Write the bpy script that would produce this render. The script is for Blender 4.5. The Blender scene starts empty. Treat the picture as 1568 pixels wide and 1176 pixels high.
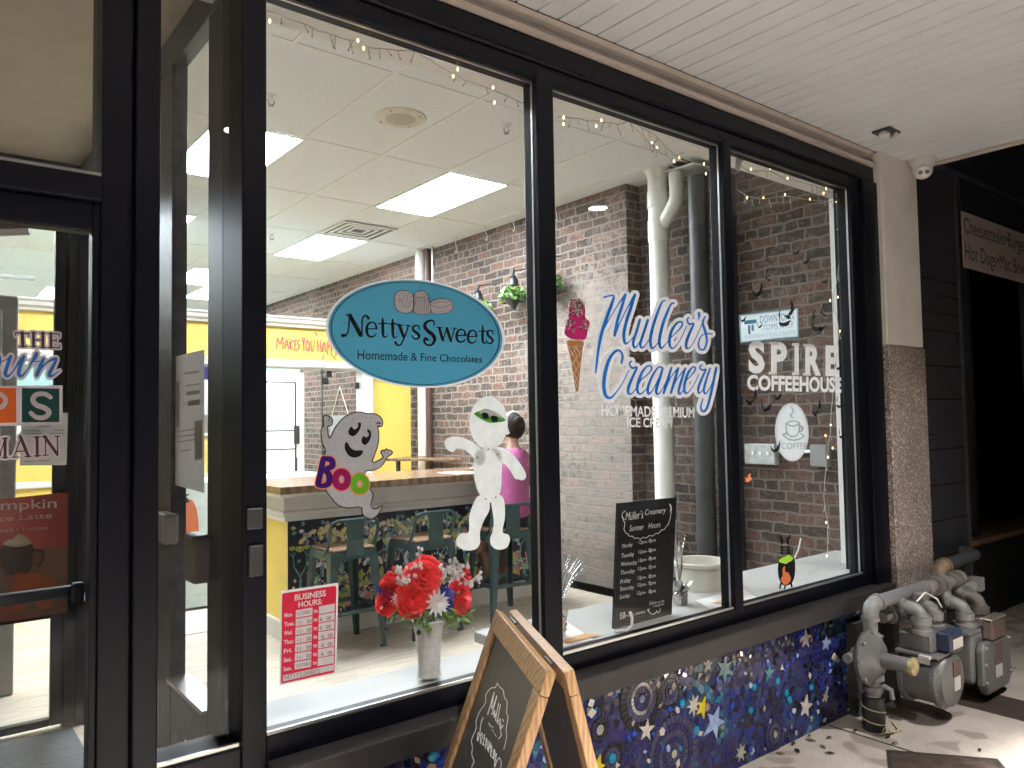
import bpy, bmesh, math, random
import numpy as np
from mathutils import Vector, Matrix
R = math.radians
random.seed(7); rng = np.random.default_rng(7)
S = bpy.context.scene; COL = S.collection
# ------------------------------------------------------------------ camera
CA, CP, CR, CF = .671, .0465, -.0156, 1180.0
CAM = np.array([0, -2.0324, 1.45])
_F = np.array([math.sin(CA)*math.cos(CP), math.cos(CA)*math.cos(CP), math.sin(CP)])
_R0 = np.array([math.cos(CA), -math.sin(CA), 0.]); _U0 = np.cross(_R0, _F)
_R = math.cos(CR)*_R0+math.sin(CR)*_U0; _U = -math.sin(CR)*_R0+math.cos(CR)*_U0
cd = bpy.data.cameras.new('camera'); cam = bpy.data.objects.new('camera', cd); COL.objects.link(cam)
cam.matrix_world = Matrix(((_R[0], _U[0], -_F[0], CAM[0]), (_R[1], _U[1], -_F[1], CAM[1]), (_R[2], _U[2], -_F[2], CAM[2]), (0, 0, 0, 1)))
cd.lens = 36*CF/1568; cd.sensor_width = 36; cd.clip_start = .05; cd.clip_end = 500
S.camera = cam
# ------------------------------------------------------------------ world, exposure
W = bpy.data.worlds.new('World'); S.world = W; W.use_nodes = True
nt = W.node_tree; sky = nt.nodes.new('ShaderNodeTexSky'); sky.sky_type = 'NISHITA'; sky.sun_disc = False
sky.sun_elevation = R(-6); sky.sun_rotation = R(200)
nt.links.new(sky.outputs[0], nt.nodes['Background'].inputs[0]); nt.nodes['Background'].inputs[1].default_value = .05
S.view_settings.view_transform = 'Standard'; S.view_settings.look = 'None'; S.view_settings.exposure = .2; S.view_settings.gamma = 1
try:
    S.cycles.use_denoising = True; S.cycles.transparent_max_bounces = 24; S.cycles.max_bounces = 10
    S.cycles.diffuse_bounces = 5; S.cycles.glossy_bounces = 5; S.cycles.sample_clamp_indirect = 6; S.cycles.caustics_reflective = False
except Exception: pass
PANEL_L = 75.0     # ceiling light panels
DOWN_W = 6500.0     # watts of each recessed soffit downlight
# ------------------------------------------------------------------ materials
def lin(c):
    c = c/255. ; return c/12.92 if c <= .04045 else ((c+.055)/1.055)**2.4
def rgb(r, g, b): return (lin(r), lin(g), lin(b), 1)
MATS = {}
def newmat(n):
    m = bpy.data.materials.new(n); m.use_nodes = True; t = m.node_tree; return m, t, t.nodes['Principled BSDF'], t.nodes['Material Output']
def pm(n, c, rough=.5, var=.12, scale=9., bump=0., metal=0., bscale=60., spec=.5, stretch=None, coat=0.):
    if n in MATS: return MATS[n]
    m, t, b, o = newmat(n); N = t.nodes; L = t.links
    c = tuple(c[:3])
    b.inputs['Roughness'].default_value = rough; b.inputs['Metallic'].default_value = metal; b.inputs['Specular IOR Level'].default_value = spec
    if coat: b.inputs['Coat Weight'].default_value = coat
    tc = N.new('ShaderNodeTexCoord'); mp = N.new('ShaderNodeMapping'); L.new(tc.outputs['Object'], mp.inputs[0])
    if stretch: mp.inputs['Scale'].default_value = stretch
    no = N.new('ShaderNodeTexNoise'); no.inputs['Scale'].default_value = scale; no.inputs['Detail'].default_value = 6; L.new(mp.outputs[0], no.inputs[0])
    rp = N.new('ShaderNodeValToRGB'); rp.color_ramp.elements[0].position = .3; rp.color_ramp.elements[1].position = .7
    rp.color_ramp.elements[0].color = tuple(max(0, x*(1-var)) for x in c)+(1,); rp.color_ramp.elements[1].color = tuple(min(1, x*(1+var)) for x in c)+(1,)
    L.new(no.outputs[0], rp.inputs[0]); L.new(rp.outputs[0], b.inputs['Base Color'])
    if bump:
        n2 = N.new('ShaderNodeTexNoise'); n2.inputs['Scale'].default_value = bscale; n2.inputs['Detail'].default_value = 4; L.new(mp.outputs[0], n2.inputs[0])
        bp = N.new('ShaderNodeBump'); bp.inputs['Strength'].default_value = bump; bp.inputs['Distance'].default_value = .004
        L.new(n2.outputs[0], bp.inputs['Height']); L.new(bp.outputs[0], b.inputs['Normal'])
    MATS[n] = m; return m
def vinyl(n, c, tr=.35, rough=.5, grain=.05, gscale=40):
    """printed film or paper: diffuse plus some light passing through"""
    if n in MATS: return MATS[n]
    m, t, b, o = newmat(n); N = t.nodes; L = t.links; N.remove(b)
    tc = N.new('ShaderNodeTexCoord'); no = N.new('ShaderNodeTexNoise'); no.inputs['Scale'].default_value = gscale; no.inputs['Detail'].default_value = 8; L.new(tc.outputs['Object'], no.inputs[0])
    rp = N.new('ShaderNodeValToRGB'); rp.color_ramp.elements[0].position = .3; rp.color_ramp.elements[1].position = .7
    for i, f in ((0, 1-grain), (1, 1+grain)): rp.color_ramp.elements[i].color = tuple(min(1, x*f) for x in c[:3])+(1,)
    L.new(no.outputs[0], rp.inputs[0])
    d = N.new('ShaderNodeBsdfDiffuse'); tl = N.new('ShaderNodeBsdfTranslucent'); mx = N.new('ShaderNodeMixShader'); g = N.new('ShaderNodeBsdfGlossy'); m2 = N.new('ShaderNodeMixShader')
    L.new(rp.outputs[0], d.inputs[0]); L.new(rp.outputs[0], tl.inputs[0]); mx.inputs[0].default_value = tr
    L.new(d.outputs[0], mx.inputs[1]); L.new(tl.outputs[0], mx.inputs[2])
    g.inputs['Roughness'].default_value = rough*.6; m2.inputs[0].default_value = .04
    L.new(mx.outputs[0], m2.inputs[1]); L.new(g.outputs[0], m2.inputs[2]); L.new(m2.outputs[0], o.inputs[0])
    MATS[n] = m; return m
def emit(n, c, s):
    if n in MATS: return MATS[n]
    m, t, b, o = newmat(n); t.nodes.remove(b); e = t.nodes.new('ShaderNodeEmission'); e.inputs[0].default_value = tuple(c[:3])+(1,); e.inputs[1].default_value = s
    t.links.new(e.outputs[0], o.inputs[0]); MATS[n] = m; return m
def glass(n, tint=.97, dirt=.02, f=1.45):
    if n in MATS: return MATS[n]
    m, t, b, o = newmat(n); N = t.nodes; L = t.links; N.remove(b)
    tr = N.new('ShaderNodeBsdfTransparent'); tr.inputs[0].default_value = (tint, tint, tint, 1)
    g = N.new('ShaderNodeBsdfGlossy'); g.inputs['Roughness'].default_value = .0
    fr = N.new('ShaderNodeFresnel'); gm = N.new('ShaderNodeNewGeometry'); im = N.new('ShaderNodeMath'); im.operation = 'MULTIPLY_ADD'; im.inputs[1].default_value = 1/f-f; im.inputs[2].default_value = f; L.new(gm.outputs['Backfacing'], im.inputs[0]); L.new(im.outputs[0], fr.inputs[0]); mx = N.new('ShaderNodeMixShader')
    L.new(fr.outputs[0], mx.inputs[0]); L.new(tr.outputs[0], mx.inputs[1]); L.new(g.outputs[0], mx.inputs[2])
    tc = N.new('ShaderNodeTexCoord'); mp = N.new('ShaderNodeMapping'); mp.inputs['Scale'].default_value = (3, 3, 1.4); L.new(tc.outputs['Object'], mp.inputs[0])
    no = N.new('ShaderNodeTexNoise'); no.inputs['Scale'].default_value = 1.6; no.inputs['Detail'].default_value = 9; no.inputs['Roughness'].default_value = .65; no.inputs['Distortion'].default_value = 1.2; L.new(mp.outputs[0], no.inputs[0])
    mr = N.new('ShaderNodeMapRange'); mr.inputs[1].default_value = .5; mr.inputs[2].default_value = .85; mr.inputs[3].default_value = .001; mr.inputs[4].default_value = dirt*2.2
    L.new(no.outputs[0], mr.inputs[0])
    df = N.new('ShaderNodeBsdfDiffuse'); df.inputs[0].default_value = (.8, .82, .85, 1)
    tl = N.new('ShaderNodeBsdfTranslucent'); tl.inputs[0].default_value = (.8, .82, .85, 1); dm = N.new('ShaderNodeMixShader')
    L.new(df.outputs[0], dm.inputs[1]); L.new(tl.outputs[0], dm.inputs[2])
    m2 = N.new('ShaderNodeMixShader'); L.new(mr.outputs[0], m2.inputs[0]); L.new(mx.outputs[0], m2.inputs[1]); L.new(dm.outputs[0], m2.inputs[2])
    L.new(m2.outputs[0], o.inputs[0]); MATS[n] = m; return m
def brickmat(n, axes, mortar=(.215, .185, .155), dark=.78, white=.36, pier=0.):
    if n in MATS: return MATS[n]
    m, t, b, o = newmat(n); N = t.nodes; L = t.links
    ge = N.new('ShaderNodeNewGeometry'); sp = N.new('ShaderNodeSeparateXYZ'); L.new(ge.outputs['Position'], sp.inputs[0])
    cb = N.new('ShaderNodeCombineXYZ'); L.new(sp.outputs[axes[0]], cb.inputs[0]); L.new(sp.outputs[axes[1]], cb.inputs[1])
    nw = N.new('ShaderNodeTexNoise'); nw.inputs['Scale'].default_value = 9; nw.inputs['Detail'].default_value = 5; L.new(cb.outputs[0], nw.inputs[0])
    sb = N.new('ShaderNodeVectorMath'); sb.operation = 'SUBTRACT'; sb.inputs[1].default_value = (.5, .5, .5); L.new(nw.outputs['Color'], sb.inputs[0])
    sc = N.new('ShaderNodeVectorMath'); sc.operation = 'SCALE'; sc.inputs['Scale'].default_value = .042; L.new(sb.outputs[0], sc.inputs[0])
    ad = N.new('ShaderNodeVectorMath'); L.new(cb.outputs[0], ad.inputs[0]); L.new(sc.outputs[0], ad.inputs[1])
    br = N.new('ShaderNodeTexBrick'); L.new(ad.outputs[0], br.inputs[0]); br.offset = .5; br.squash = .5; br.squash_frequency = 6
    br.inputs['Scale'].default_value = 1; br.inputs['Brick Width'].default_value = .215; br.inputs['Row Height'].default_value = .0765
    br.inputs['Mortar Size'].default_value = .0085; br.inputs['Mortar Smooth'].default_value = .25; br.inputs['Bias'].default_value = -.1
    br.inputs['Color1'].default_value = (0, 0, 0, 1); br.inputs['Color2'].default_value = (1, 1, 1, 1); br.inputs['Mortar'].default_value = (.5, .5, .5, 1)
    rp = N.new('ShaderNodeValToRGB'); cr = rp.color_ramp; cr.interpolation = 'LINEAR'
    cols = [(0, (.075, .056, .047)), (.2, (.10, .07, .057)), (.4, (.15, .097, .075)), (.55, (.122, .087, .07)), (.72, (.172, .107, .082)), (.9, (.19, .10, .076)), (1, (.21, .155, .12))]
    cr.elements[0].color = tuple(x*dark for x in cols[0][1])+(1,); cr.elements[1].color = tuple(x*dark for x in cols[-1][1])+(1,)
    for p, c in cols[1:-1]: e = cr.elements.new(p); e.color = tuple(x*dark for x in c)+(1,)
    L.new(br.outputs['Color'], rp.inputs[0])
    n3 = N.new('ShaderNodeTexNoise'); n3.inputs['Scale'].default_value = 38; n3.inputs['Detail'].default_value = 8; n3.inputs['Roughness'].default_value = .7; L.new(cb.outputs[0], n3.inputs[0])
    m3 = N.new('ShaderNodeMapRange'); m3.inputs[1].default_value = .3; m3.inputs[2].default_value = .7; m3.inputs[3].default_value = .42; m3.inputs[4].default_value = 1.55; L.new(n3.outputs[0], m3.inputs[0])
    mu = N.new('ShaderNodeMix'); mu.data_type = 'RGBA'; mu.blend_type = 'MULTIPLY'; mu.inputs[0].default_value = 1; L.new(rp.outputs[0], mu.inputs[6]); L.new(m3.outputs[0], mu.inputs[7])
    # old lime smears
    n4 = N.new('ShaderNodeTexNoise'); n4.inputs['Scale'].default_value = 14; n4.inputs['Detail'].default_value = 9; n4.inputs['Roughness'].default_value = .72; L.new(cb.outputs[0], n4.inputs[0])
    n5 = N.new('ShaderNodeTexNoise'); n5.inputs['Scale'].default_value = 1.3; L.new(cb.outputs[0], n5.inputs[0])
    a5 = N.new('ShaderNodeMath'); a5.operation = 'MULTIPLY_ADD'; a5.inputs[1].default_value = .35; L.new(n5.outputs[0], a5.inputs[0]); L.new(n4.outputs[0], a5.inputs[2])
    if pier:   # whiter towards the pier, fading out near the ceiling
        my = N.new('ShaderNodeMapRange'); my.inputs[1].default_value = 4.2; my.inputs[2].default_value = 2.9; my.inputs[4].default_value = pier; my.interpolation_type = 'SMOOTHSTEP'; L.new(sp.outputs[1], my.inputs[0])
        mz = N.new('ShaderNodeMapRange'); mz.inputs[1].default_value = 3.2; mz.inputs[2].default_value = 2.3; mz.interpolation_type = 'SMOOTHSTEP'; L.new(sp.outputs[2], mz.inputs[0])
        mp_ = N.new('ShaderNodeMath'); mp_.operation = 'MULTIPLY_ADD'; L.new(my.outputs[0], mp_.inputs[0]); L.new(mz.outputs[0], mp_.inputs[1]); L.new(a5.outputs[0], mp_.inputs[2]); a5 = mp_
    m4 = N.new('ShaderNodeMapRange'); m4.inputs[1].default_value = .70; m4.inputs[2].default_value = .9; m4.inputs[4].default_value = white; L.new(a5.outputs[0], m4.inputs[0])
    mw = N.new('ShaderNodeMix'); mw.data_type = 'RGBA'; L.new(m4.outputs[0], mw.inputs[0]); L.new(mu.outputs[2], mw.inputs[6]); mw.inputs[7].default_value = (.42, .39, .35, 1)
    mm = N.new('ShaderNodeMix'); mm.data_type = 'RGBA'; L.new(br.outputs['Fac'], mm.inputs[0]); L.new(mw.outputs[2], mm.inputs[6]); mm.inputs[7].default_value = mortar+(1,)
    L.new(mm.outputs[2], b.inputs['Base Color']); b.inputs['Roughness'].default_value = .9; b.inputs['Specular IOR Level'].default_value = .25
    h = N.new('ShaderNodeMath'); h.operation = 'MULTIPLY_ADD'; h.inputs[1].default_value = -1.2; L.new(br.outputs['Fac'], h.inputs[0]); L.new(n3.outputs[0], h.inputs[2])
    bp = N.new('ShaderNodeBump'); bp.inputs['Strength'].default_value = .9; bp.inputs['Distance'].default_value = .012; L.new(h.outputs[0], bp.inputs['Height']); L.new(bp.outputs[0], b.inputs['Normal'])
    MATS[n] = m; return m
def plankmat(n):
    m, t, b, o = newmat(n); N = t.nodes; L = t.links
    ge = N.new('ShaderNodeNewGeometry'); br = N.new('ShaderNodeTexBrick'); L.new(ge.outputs['Position'], br.inputs[0]); br.offset = .37
    br.inputs['Scale'].default_value = 1; br.inputs['Brick Width'].default_value = 1.25; br.inputs['Row Height'].default_value = .18; br.inputs['Mortar Size'].default_value = .0016
    br.inputs['Color1'].default_value = (.44, .375, .29, 1); br.inputs['Color2'].default_value = (.58, .505, .40, 1); br.inputs['Mortar'].default_value = (.2, .17, .14, 1)
    mp = N.new('ShaderNodeMapping'); mp.inputs['Scale'].default_value = (1.2, 16, 1); L.new(ge.outputs['Position'], mp.inputs[0])
    no = N.new('ShaderNodeTexNoise'); no.inputs['Scale'].default_value = 3.5; no.inputs['Detail'].default_value = 8; no.inputs['Distortion'].default_value = .6; L.new(mp.outputs[0], no.inputs[0])
    mr = N.new('ShaderNodeMapRange'); mr.inputs[1].default_value = .3; mr.inputs[2].default_value = .7; mr.inputs[3].default_value = .72; mr.inputs[4].default_value = 1.25; L.new(no.outputs[0], mr.inputs[0])
    mu = N.new('ShaderNodeMix'); mu.data_type = 'RGBA'; mu.blend_type = 'MULTIPLY'; mu.inputs[0].default_value = 1; L.new(br.outputs[0], mu.inputs[6]); L.new(mr.outputs[0], mu.inputs[7])
    L.new(mu.outputs[2], b.inputs['Base Color']); b.inputs['Roughness'].default_value = .42; MATS[n] = m; return m
def woodmat(n, c1, c2, stretch=(1, 1, 12), rough=.45, scale=5):
    m, t, b, o = newmat(n); N = t.nodes; L = t.links
    tc = N.new('ShaderNodeTexCoord'); mp = N.new('ShaderNodeMapping'); mp.inputs['Scale'].default_value = stretch; L.new(tc.outputs['Object'], mp.inputs[0])
    no = N.new('ShaderNodeTexNoise'); no.inputs['Scale'].default_value = scale; no.inputs['Detail'].default_value = 7; no.inputs['Distortion'].default_value = 1.4; L.new(mp.outputs[0], no.inputs[0])
    wv = N.new('ShaderNodeTexWave'); wv.inputs['Scale'].default_value = scale*.7; wv.inputs['Distortion'].default_value = 6; wv.inputs['Detail'].default_value = 3; L.new(mp.outputs[0], wv.inputs[0])
    ad = N.new('ShaderNodeMath'); ad.operation = 'MULTIPLY_ADD'; ad.inputs[1].default_value = .35; L.new(wv.outputs['Fac'], ad.inputs[0]); L.new(no.outputs[0], ad.inputs[2])
    rp = N.new('ShaderNodeValToRGB'); rp.color_ramp.elements[0].position = .4; rp.color_ramp.elements[1].position = .85
    rp.color_ramp.elements[0].color = tuple(c1)+(1,); rp.color_ramp.elements[1].color = tuple(c2)+(1,); L.new(ad.outputs[0], rp.inputs[0])
    L.new(rp.outputs[0], b.inputs['Base Color']); b.inputs['Roughness'].default_value = rough
    MATS[n] = m; return m
def mosaicmat(n):
    m, t, b, o = newmat(n); N = t.nodes; L = t.links
    ge = N.new('ShaderNodeNewGeometry'); sp = N.new('ShaderNodeSeparateXYZ'); L.new(ge.outputs['Position'], sp.inputs[0])
    cb = N.new('ShaderNodeCombineXYZ'); L.new(sp.outputs[0], cb.inputs[0]); L.new(sp.outputs[2], cb.inputs[1])
    v1 = N.new('ShaderNodeTexVoronoi'); v1.voronoi_dimensions = '2D'; v1.inputs['Scale'].default_value = 34; L.new(cb.outputs[0], v1.inputs[0])
    v2 = N.new('ShaderNodeTexVoronoi'); v2.voronoi_dimensions = '2D'; v2.feature = 'DISTANCE_TO_EDGE'; v2.inputs['Scale'].default_value = 34; L.new(cb.outputs[0], v2.inputs[0])
    s = N.new('ShaderNodeSeparateColor'); L.new(v1.outputs['Color'], s.inputs[0])
    def ramp(cols):
        r = N.new('ShaderNodeValToRGB'); r.color_ramp.interpolation = 'CONSTANT'; e = r.color_ramp.elements
        e[0].color = cols[0]+(1,); e[1].position = 1/len(cols); e[1].color = cols[1]+(1,)
        for i, c in enumerate(cols[2:], 2): q = e.new(i/len(cols)); q.color = c+(1,)
        L.new(s.outputs[0], r.inputs[0]); return r
    A = ramp([(.005, .008, .075), (.008, .014, .15), (.004, .006, .03), (.01, .024, .18), (.014, .032, .19), (.007, .01, .08), (.014, .013, .035), (.007, .015, .075), (.02, .06, .15), (.005, .007, .05)])
    B = ramp([(.012, .01, .10), (.015, .014, .13), (.008, .006, .05), (.022, .02, .1), (.026, .022, .1), (.012, .01, .11), (.016, .014, .07), (.01, .01, .09), (.035, .04, .13), (.006, .006, .03)])
    C = ramp([(.006, .04, .1), (.01, .07, .16), (.02, .1, .18), (.012, .05, .2), (.03, .12, .2), (.008, .03, .1), (.03, .07, .1), (.01, .05, .12), (.05, .2, .32), (.01, .03, .06)])
    n1 = N.new('ShaderNodeTexNoise'); n1.inputs['Scale'].default_value = 3.2; n1.inputs['Detail'].default_value = 1; L.new(cb.outputs[0], n1.inputs[0])
    n2 = N.new('ShaderNodeTexNoise'); n2.inputs['Scale'].default_value = 2.4; mp = N.new('ShaderNodeMapping'); mp.inputs['Location'].default_value = (7.3, 2.2, 0); L.new(cb.outputs[0], mp.inputs[0]); L.new(mp.outputs[0], n2.inputs[0])
    st = N.new('ShaderNodeMapRange'); st.inputs[1].default_value = .5; st.inputs[2].default_value = .54; L.new(n1.outputs[0], st.inputs[0])
    st2 = N.new('ShaderNodeMapRange'); st2.inputs[1].default_value = .57; st2.inputs[2].default_value = .6; L.new(n2.outputs[0], st2.inputs[0])
    x1 = N.new('ShaderNodeMix'); x1.data_type = 'RGBA'; L.new(st.outputs[0], x1.inputs[0]); L.new(A.outputs[0], x1.inputs[6]); L.new(B.outputs[0], x1.inputs[7])
    x2 = N.new('ShaderNodeMix'); x2.data_type = 'RGBA'; L.new(st2.outputs[0], x2.inputs[0]); L.new(x1.outputs[2], x2.inputs[6]); L.new(C.outputs[0], x2.inputs[7])
    gr = N.new('ShaderNodeMapRange'); gr.inputs[1].default_value = .035; gr.inputs[2].default_value = .06; L.new(v2.outputs['Distance'], gr.inputs[0])
    x3 = N.new('ShaderNodeMix'); x3.data_type = 'RGBA'; L.new(gr.outputs[0], x3.inputs[0]); x3.inputs[6].default_value = (.045, .043, .045, 1); L.new(x2.outputs[2], x3.inputs[7])
    L.new(x3.outputs[2], b.inputs['Base Color'])
    ro = N.new('ShaderNodeMapRange'); ro.inputs[3].default_value = .8; ro.inputs[4].default_value = .22; L.new(gr.outputs[0], ro.inputs[0]); L.new(ro.outputs[0], b.inputs['Roughness'])
    # every tessera is set at its own slight tilt
    vm = N.new('ShaderNodeVectorMath'); vm.operation = 'SUBTRACT'; vm.inputs[1].default_value = (.5, .5, .5); L.new(v1.outputs['Color'], vm.inputs[0])
    vs = N.new('ShaderNodeVectorMath'); vs.operation = 'SCALE'; vs.inputs['Scale'].default_value = .13; L.new(vm.outputs[0], vs.inputs[0])
    bp = N.new('ShaderNodeBump'); bp.inputs['Distance'].default_value = .003; bp.inputs['Strength'].default_value = .7; L.new(gr.outputs[0], bp.inputs['Height'])
    va = N.new('ShaderNodeVectorMath'); L.new(bp.outputs[0], va.inputs[0]); L.new(vs.outputs[0], va.inputs[1]); vn = N.new('ShaderNodeVectorMath'); vn.operation = 'NORMALIZE'; L.new(va.outputs[0], vn.inputs[0])
    L.new(vn.outputs[0], b.inputs['Normal']); b.inputs['Specular IOR Level'].default_value = .35; MATS[n] = m; return m
def granitemat(n):
    m, t, b, o = newmat(n); N = t.nodes; L = t.links
    ge = N.new('ShaderNodeNewGeometry')
    v = N.new('ShaderNodeTexVoronoi'); v.inputs['Scale'].default_value = 130; L.new(ge.outputs['Position'], v.inputs[0]); s = N.new('ShaderNodeSeparateColor'); L.new(v.outputs['Color'], s.inputs[0])
    r = N.new('ShaderNodeValToRGB'); e = r.color_ramp.elements; e[0].color = (.07, .055, .05, 1); e[1].color = (.4, .34, .3, 1); q = e.new(.45); q.color = (.14, .115, .105, 1); q = e.new(.8); q.color = (.2, .165, .15, 1)
    L.new(s.outputs[0], r.inputs[0]); n1 = N.new('ShaderNodeTexNoise'); n1.inputs['Scale'].default_value = 4; n1.inputs['Detail'].default_value = 5; L.new(ge.outputs['Position'], n1.inputs[0])
    mr = N.new('ShaderNodeMapRange'); mr.inputs[1].default_value = .3; mr.inputs[2].default_value = .7; mr.inputs[3].default_value = 1.2; mr.inputs[4].default_value = 1.75; L.new(n1.outputs[0], mr.inputs[0])
    mu = N.new('ShaderNodeMix'); mu.data_type = 'RGBA'; mu.blend_type = 'MULTIPLY'; mu.inputs[0].default_value = 1; L.new(r.outputs[0], mu.inputs[6]); L.new(mr.outputs[0], mu.inputs[7])
    L.new(mu.outputs[2], b.inputs['Base Color']); b.inputs['Roughness'].default_value = .3; MATS[n] = m; return m
def concretemat(n):
    m, t, b, o = newmat(n); N = t.nodes; L = t.links
    ge = N.new('ShaderNodeNewGeometry')
    n1 = N.new('ShaderNodeTexNoise'); n1.inputs['Scale'].default_value = 2.2; n1.inputs['Detail'].default_value = 9; n1.inputs['Roughness'].default_value = .65; L.new(ge.outputs['Position'], n1.inputs[0])
    r = N.new('ShaderNodeValToRGB'); e = r.color_ramp.elements; e[0].position = .3; e[0].color = (.25, .22, .19, 1); e[1].position = .7; e[1].color = (.44, .39, .345, 1); L.new(n1.outputs[0], r.inputs[0])
    n2 = N.new('ShaderNodeTexNoise'); n2.inputs['Scale'].default_value = 160; n2.inputs['Detail'].default_value = 3; L.new(ge.outputs['Position'], n2.inputs[0])
    mr = N.new('ShaderNodeMapRange'); mr.inputs[1].default_value = .3; mr.inputs[2].default_value = .7; mr.inputs[3].default_value = .78; mr.inputs[4].default_value = 1.2; L.new(n2.outputs[0], mr.inputs[0])
    mu = N.new('ShaderNodeMix'); mu.data_type = 'RGBA'; mu.blend_type = 'MULTIPLY'; mu.inputs[0].default_value = 1; L.new(r.outputs[0], mu.inputs[6]); L.new(mr.outputs[0], mu.inputs[7])
    n3 = N.new('ShaderNodeTexNoise'); n3.inputs['Scale'].default_value = 3.7; n3.inputs['Detail'].default_value = 2; n3.inputs['Distortion'].default_value = .8; L.new(ge.outputs['Position'], n3.inputs[0])
    m3 = N.new('ShaderNodeMapRange'); m3.inputs[1].default_value = .58; m3.inputs[2].default_value = .62; m3.inputs[4].default_value = .55; L.new(n3.outputs[0], m3.inputs[0])
    x = N.new('ShaderNodeMix'); x.data_type = 'RGBA'; L.new(m3.outputs[0], x.inputs[0]); L.new(mu.outputs[2], x.inputs[6]); x.inputs[7].default_value = (.13, .1, .075, 1)
    L.new(x.outputs[2], b.inputs['Base Color']); b.inputs['Roughness'].default_value = .8
    bp = N.new('ShaderNodeBump'); bp.inputs['Strength'].default_value = .4; bp.inputs['Distance'].default_value = .002; L.new(n2.outputs[0], bp.inputs['Height']); L.new(bp.outputs[0], b.inputs['Normal'])
    MATS[n] = m; return m
# ------------------------------------------------------------------ mesh builder
class MB:
    def __init__(s): s.v = []; s.f = []; s.m = []
    def add(s, vs, fs, mi=0):
        o = len(s.v); s.v += [tuple(float(c) for c in p) for p in vs]; s.f += [tuple(i+o for i in f) for f in fs]; s.m += [mi]*len(fs); return s
    def box(s, a, b, mi=0):
        x0, y0, z0 = a; x1, y1, z1 = b
        return s.add([(x0,y0,z0),(x1,y0,z0),(x1,y1,z0),(x0,y1,z0),(x0,y0,z1),(x1,y0,z1),(x1,y1,z1),(x0,y1,z1)], [(3,2,1,0),(4,5,6,7),(0,1,5,4),(1,2,6,5),(2,3,7,6),(3,0,4,7)], mi)
    def loft(s, rings, mi=0, cap=True, close=False):
        n = len(rings[0]); vs = [p for r in rings for p in r]; fs = []
        for i in range(len(rings)-1+(1 if close else 0)):
            a = i*n; c = ((i+1) % len(rings))*n
            for k in range(n): fs.append((a+k, a+(k+1) % n, c+(k+1) % n, c+k))
        if cap and not close: fs += [tuple(range(n-1, -1, -1)), tuple(range((len(rings)-1)*n, len(rings)*n))]
        return s.add(vs, fs, mi)
    def tube(s, pts, r, n=10, mi=0, cap=True, squash=1.):
        pts = [Vector(p) for p in pts]; rs = r if isinstance(r, (list, tuple)) else [r]*len(pts)
        t = [(pts[min(i+1, len(pts)-1)]-pts[max(i-1, 0)]).normalized() for i in range(len(pts))]
        u = t[0].orthogonal().normalized(); rings = []
        for i, p in enumerate(pts):
            u = (u-t[i]*u.dot(t[i])).normalized(); w = t[i].cross(u)
            rings.append([p+(u*math.cos(2*math.pi*k/n)+w*math.sin(2*math.pi*k/n)*squash)*rs[i] for k in range(n)])
        return s.loft(rings, mi, cap)
    def lathe(s, base, axis, prof, n=24, mi=0, cap=True):
        a = Vector(axis).normalized(); u = a.orthogonal().normalized(); w = a.cross(u); b = Vector(base)
        return s.loft([[b+a*h+(u*math.cos(2*math.pi*k/n)+w*math.sin(2*math.pi*k/n))*max(r, 1e-4) for k in range(n)] for r, h in prof], mi, cap)
    def ball(s, c, r, seg=12, rings=8, mi=0, sc=(1, 1, 1)):
        rr = []
        for i in range(rings+1):
            a = math.pi*i/rings; rr.append([(c[0]+r*sc[0]*max(math.sin(a), 1e-3)*math.cos(2*math.pi*k/seg), c[1]+r*sc[1]*max(math.sin(a), 1e-3)*math.sin(2*math.pi*k/seg), c[2]-r*sc[2]*math.cos(a)) for k in range(seg)])
        return s.loft(rr, mi, True)
    def extrude(s, poly, d, mi=0):
        n = len(poly); a = [Vector(p) for p in poly]; d = Vector(d); b = [p+d for p in a]
        return s.add(a+b, [tuple(range(n-1, -1, -1)), tuple(range(n, 2*n))]+[(k, (k+1) % n, n+(k+1) % n, n+k) for k in range(n)], mi)
    def build(s, name, mats, parent=None, smooth=False, bevel=0., seg=2):
        if not isinstance(mats, (list, tuple)): mats = [mats]
        off = Vector(parent['_o']) if parent is not None and '_o' in parent else Vector((0, 0, 0))
        me = bpy.data.meshes.new(name); me.from_pydata([Vector(p)-off for p in s.v], [], s.f)
        for m in mats: me.materials.append(m)
        for p, mi in zip(me.polygons, s.m): p.material_index = mi
        bm = bmesh.new(); bm.from_mesh(me); bmesh.ops.recalc_face_normals(bm, faces=bm.faces); bm.to_mesh(me); bm.free()
        if smooth:
            me.polygons.foreach_set('use_smooth', [True]*len(me.polygons))
        o = bpy.data.objects.new(name, me); COL.objects.link(o)
        if parent is not None: o.parent = parent; o['_o'] = tuple(off)
        if bevel:
            md = o.modifiers.new('bevel', 'BEVEL'); md.width = bevel; md.segments = seg; md.limit_method = 'ANGLE'; md.angle_limit = R(40)
        if smooth:
            try:
                md = o.modifiers.new('wn', 'EDGE_SPLIT'); md.split_angle = R(38)
            except Exception: pass
        return o
def tag(o, label, cat, group=None):
    o['label'] = label; o['category'] = cat
    if group: o['group'] = group
    return o
def thing(name, label, cat, loc=(0, 0, 0), group=None):
    o = bpy.data.objects.new(name, None); COL.objects.link(o); o.location = loc; o['_o'] = tuple(loc); o.empty_display_size = .1
    return tag(o, label, cat, group)
def struct(o): o['kind'] = 'structure'; return o
def dup(root, loc, rz, label, group=None):
    r = root.copy(); COL.objects.link(r); r.location = loc; r.rotation_euler = (0, 0, rz); r['label'] = label
    if group: r['group'] = group
    for ch in list(root.children):
        c = ch.copy(); COL.objects.link(c); c.parent = r
        for g in list(ch.children): d = g.copy(); COL.objects.link(d); d.parent = c
    return r
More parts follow.
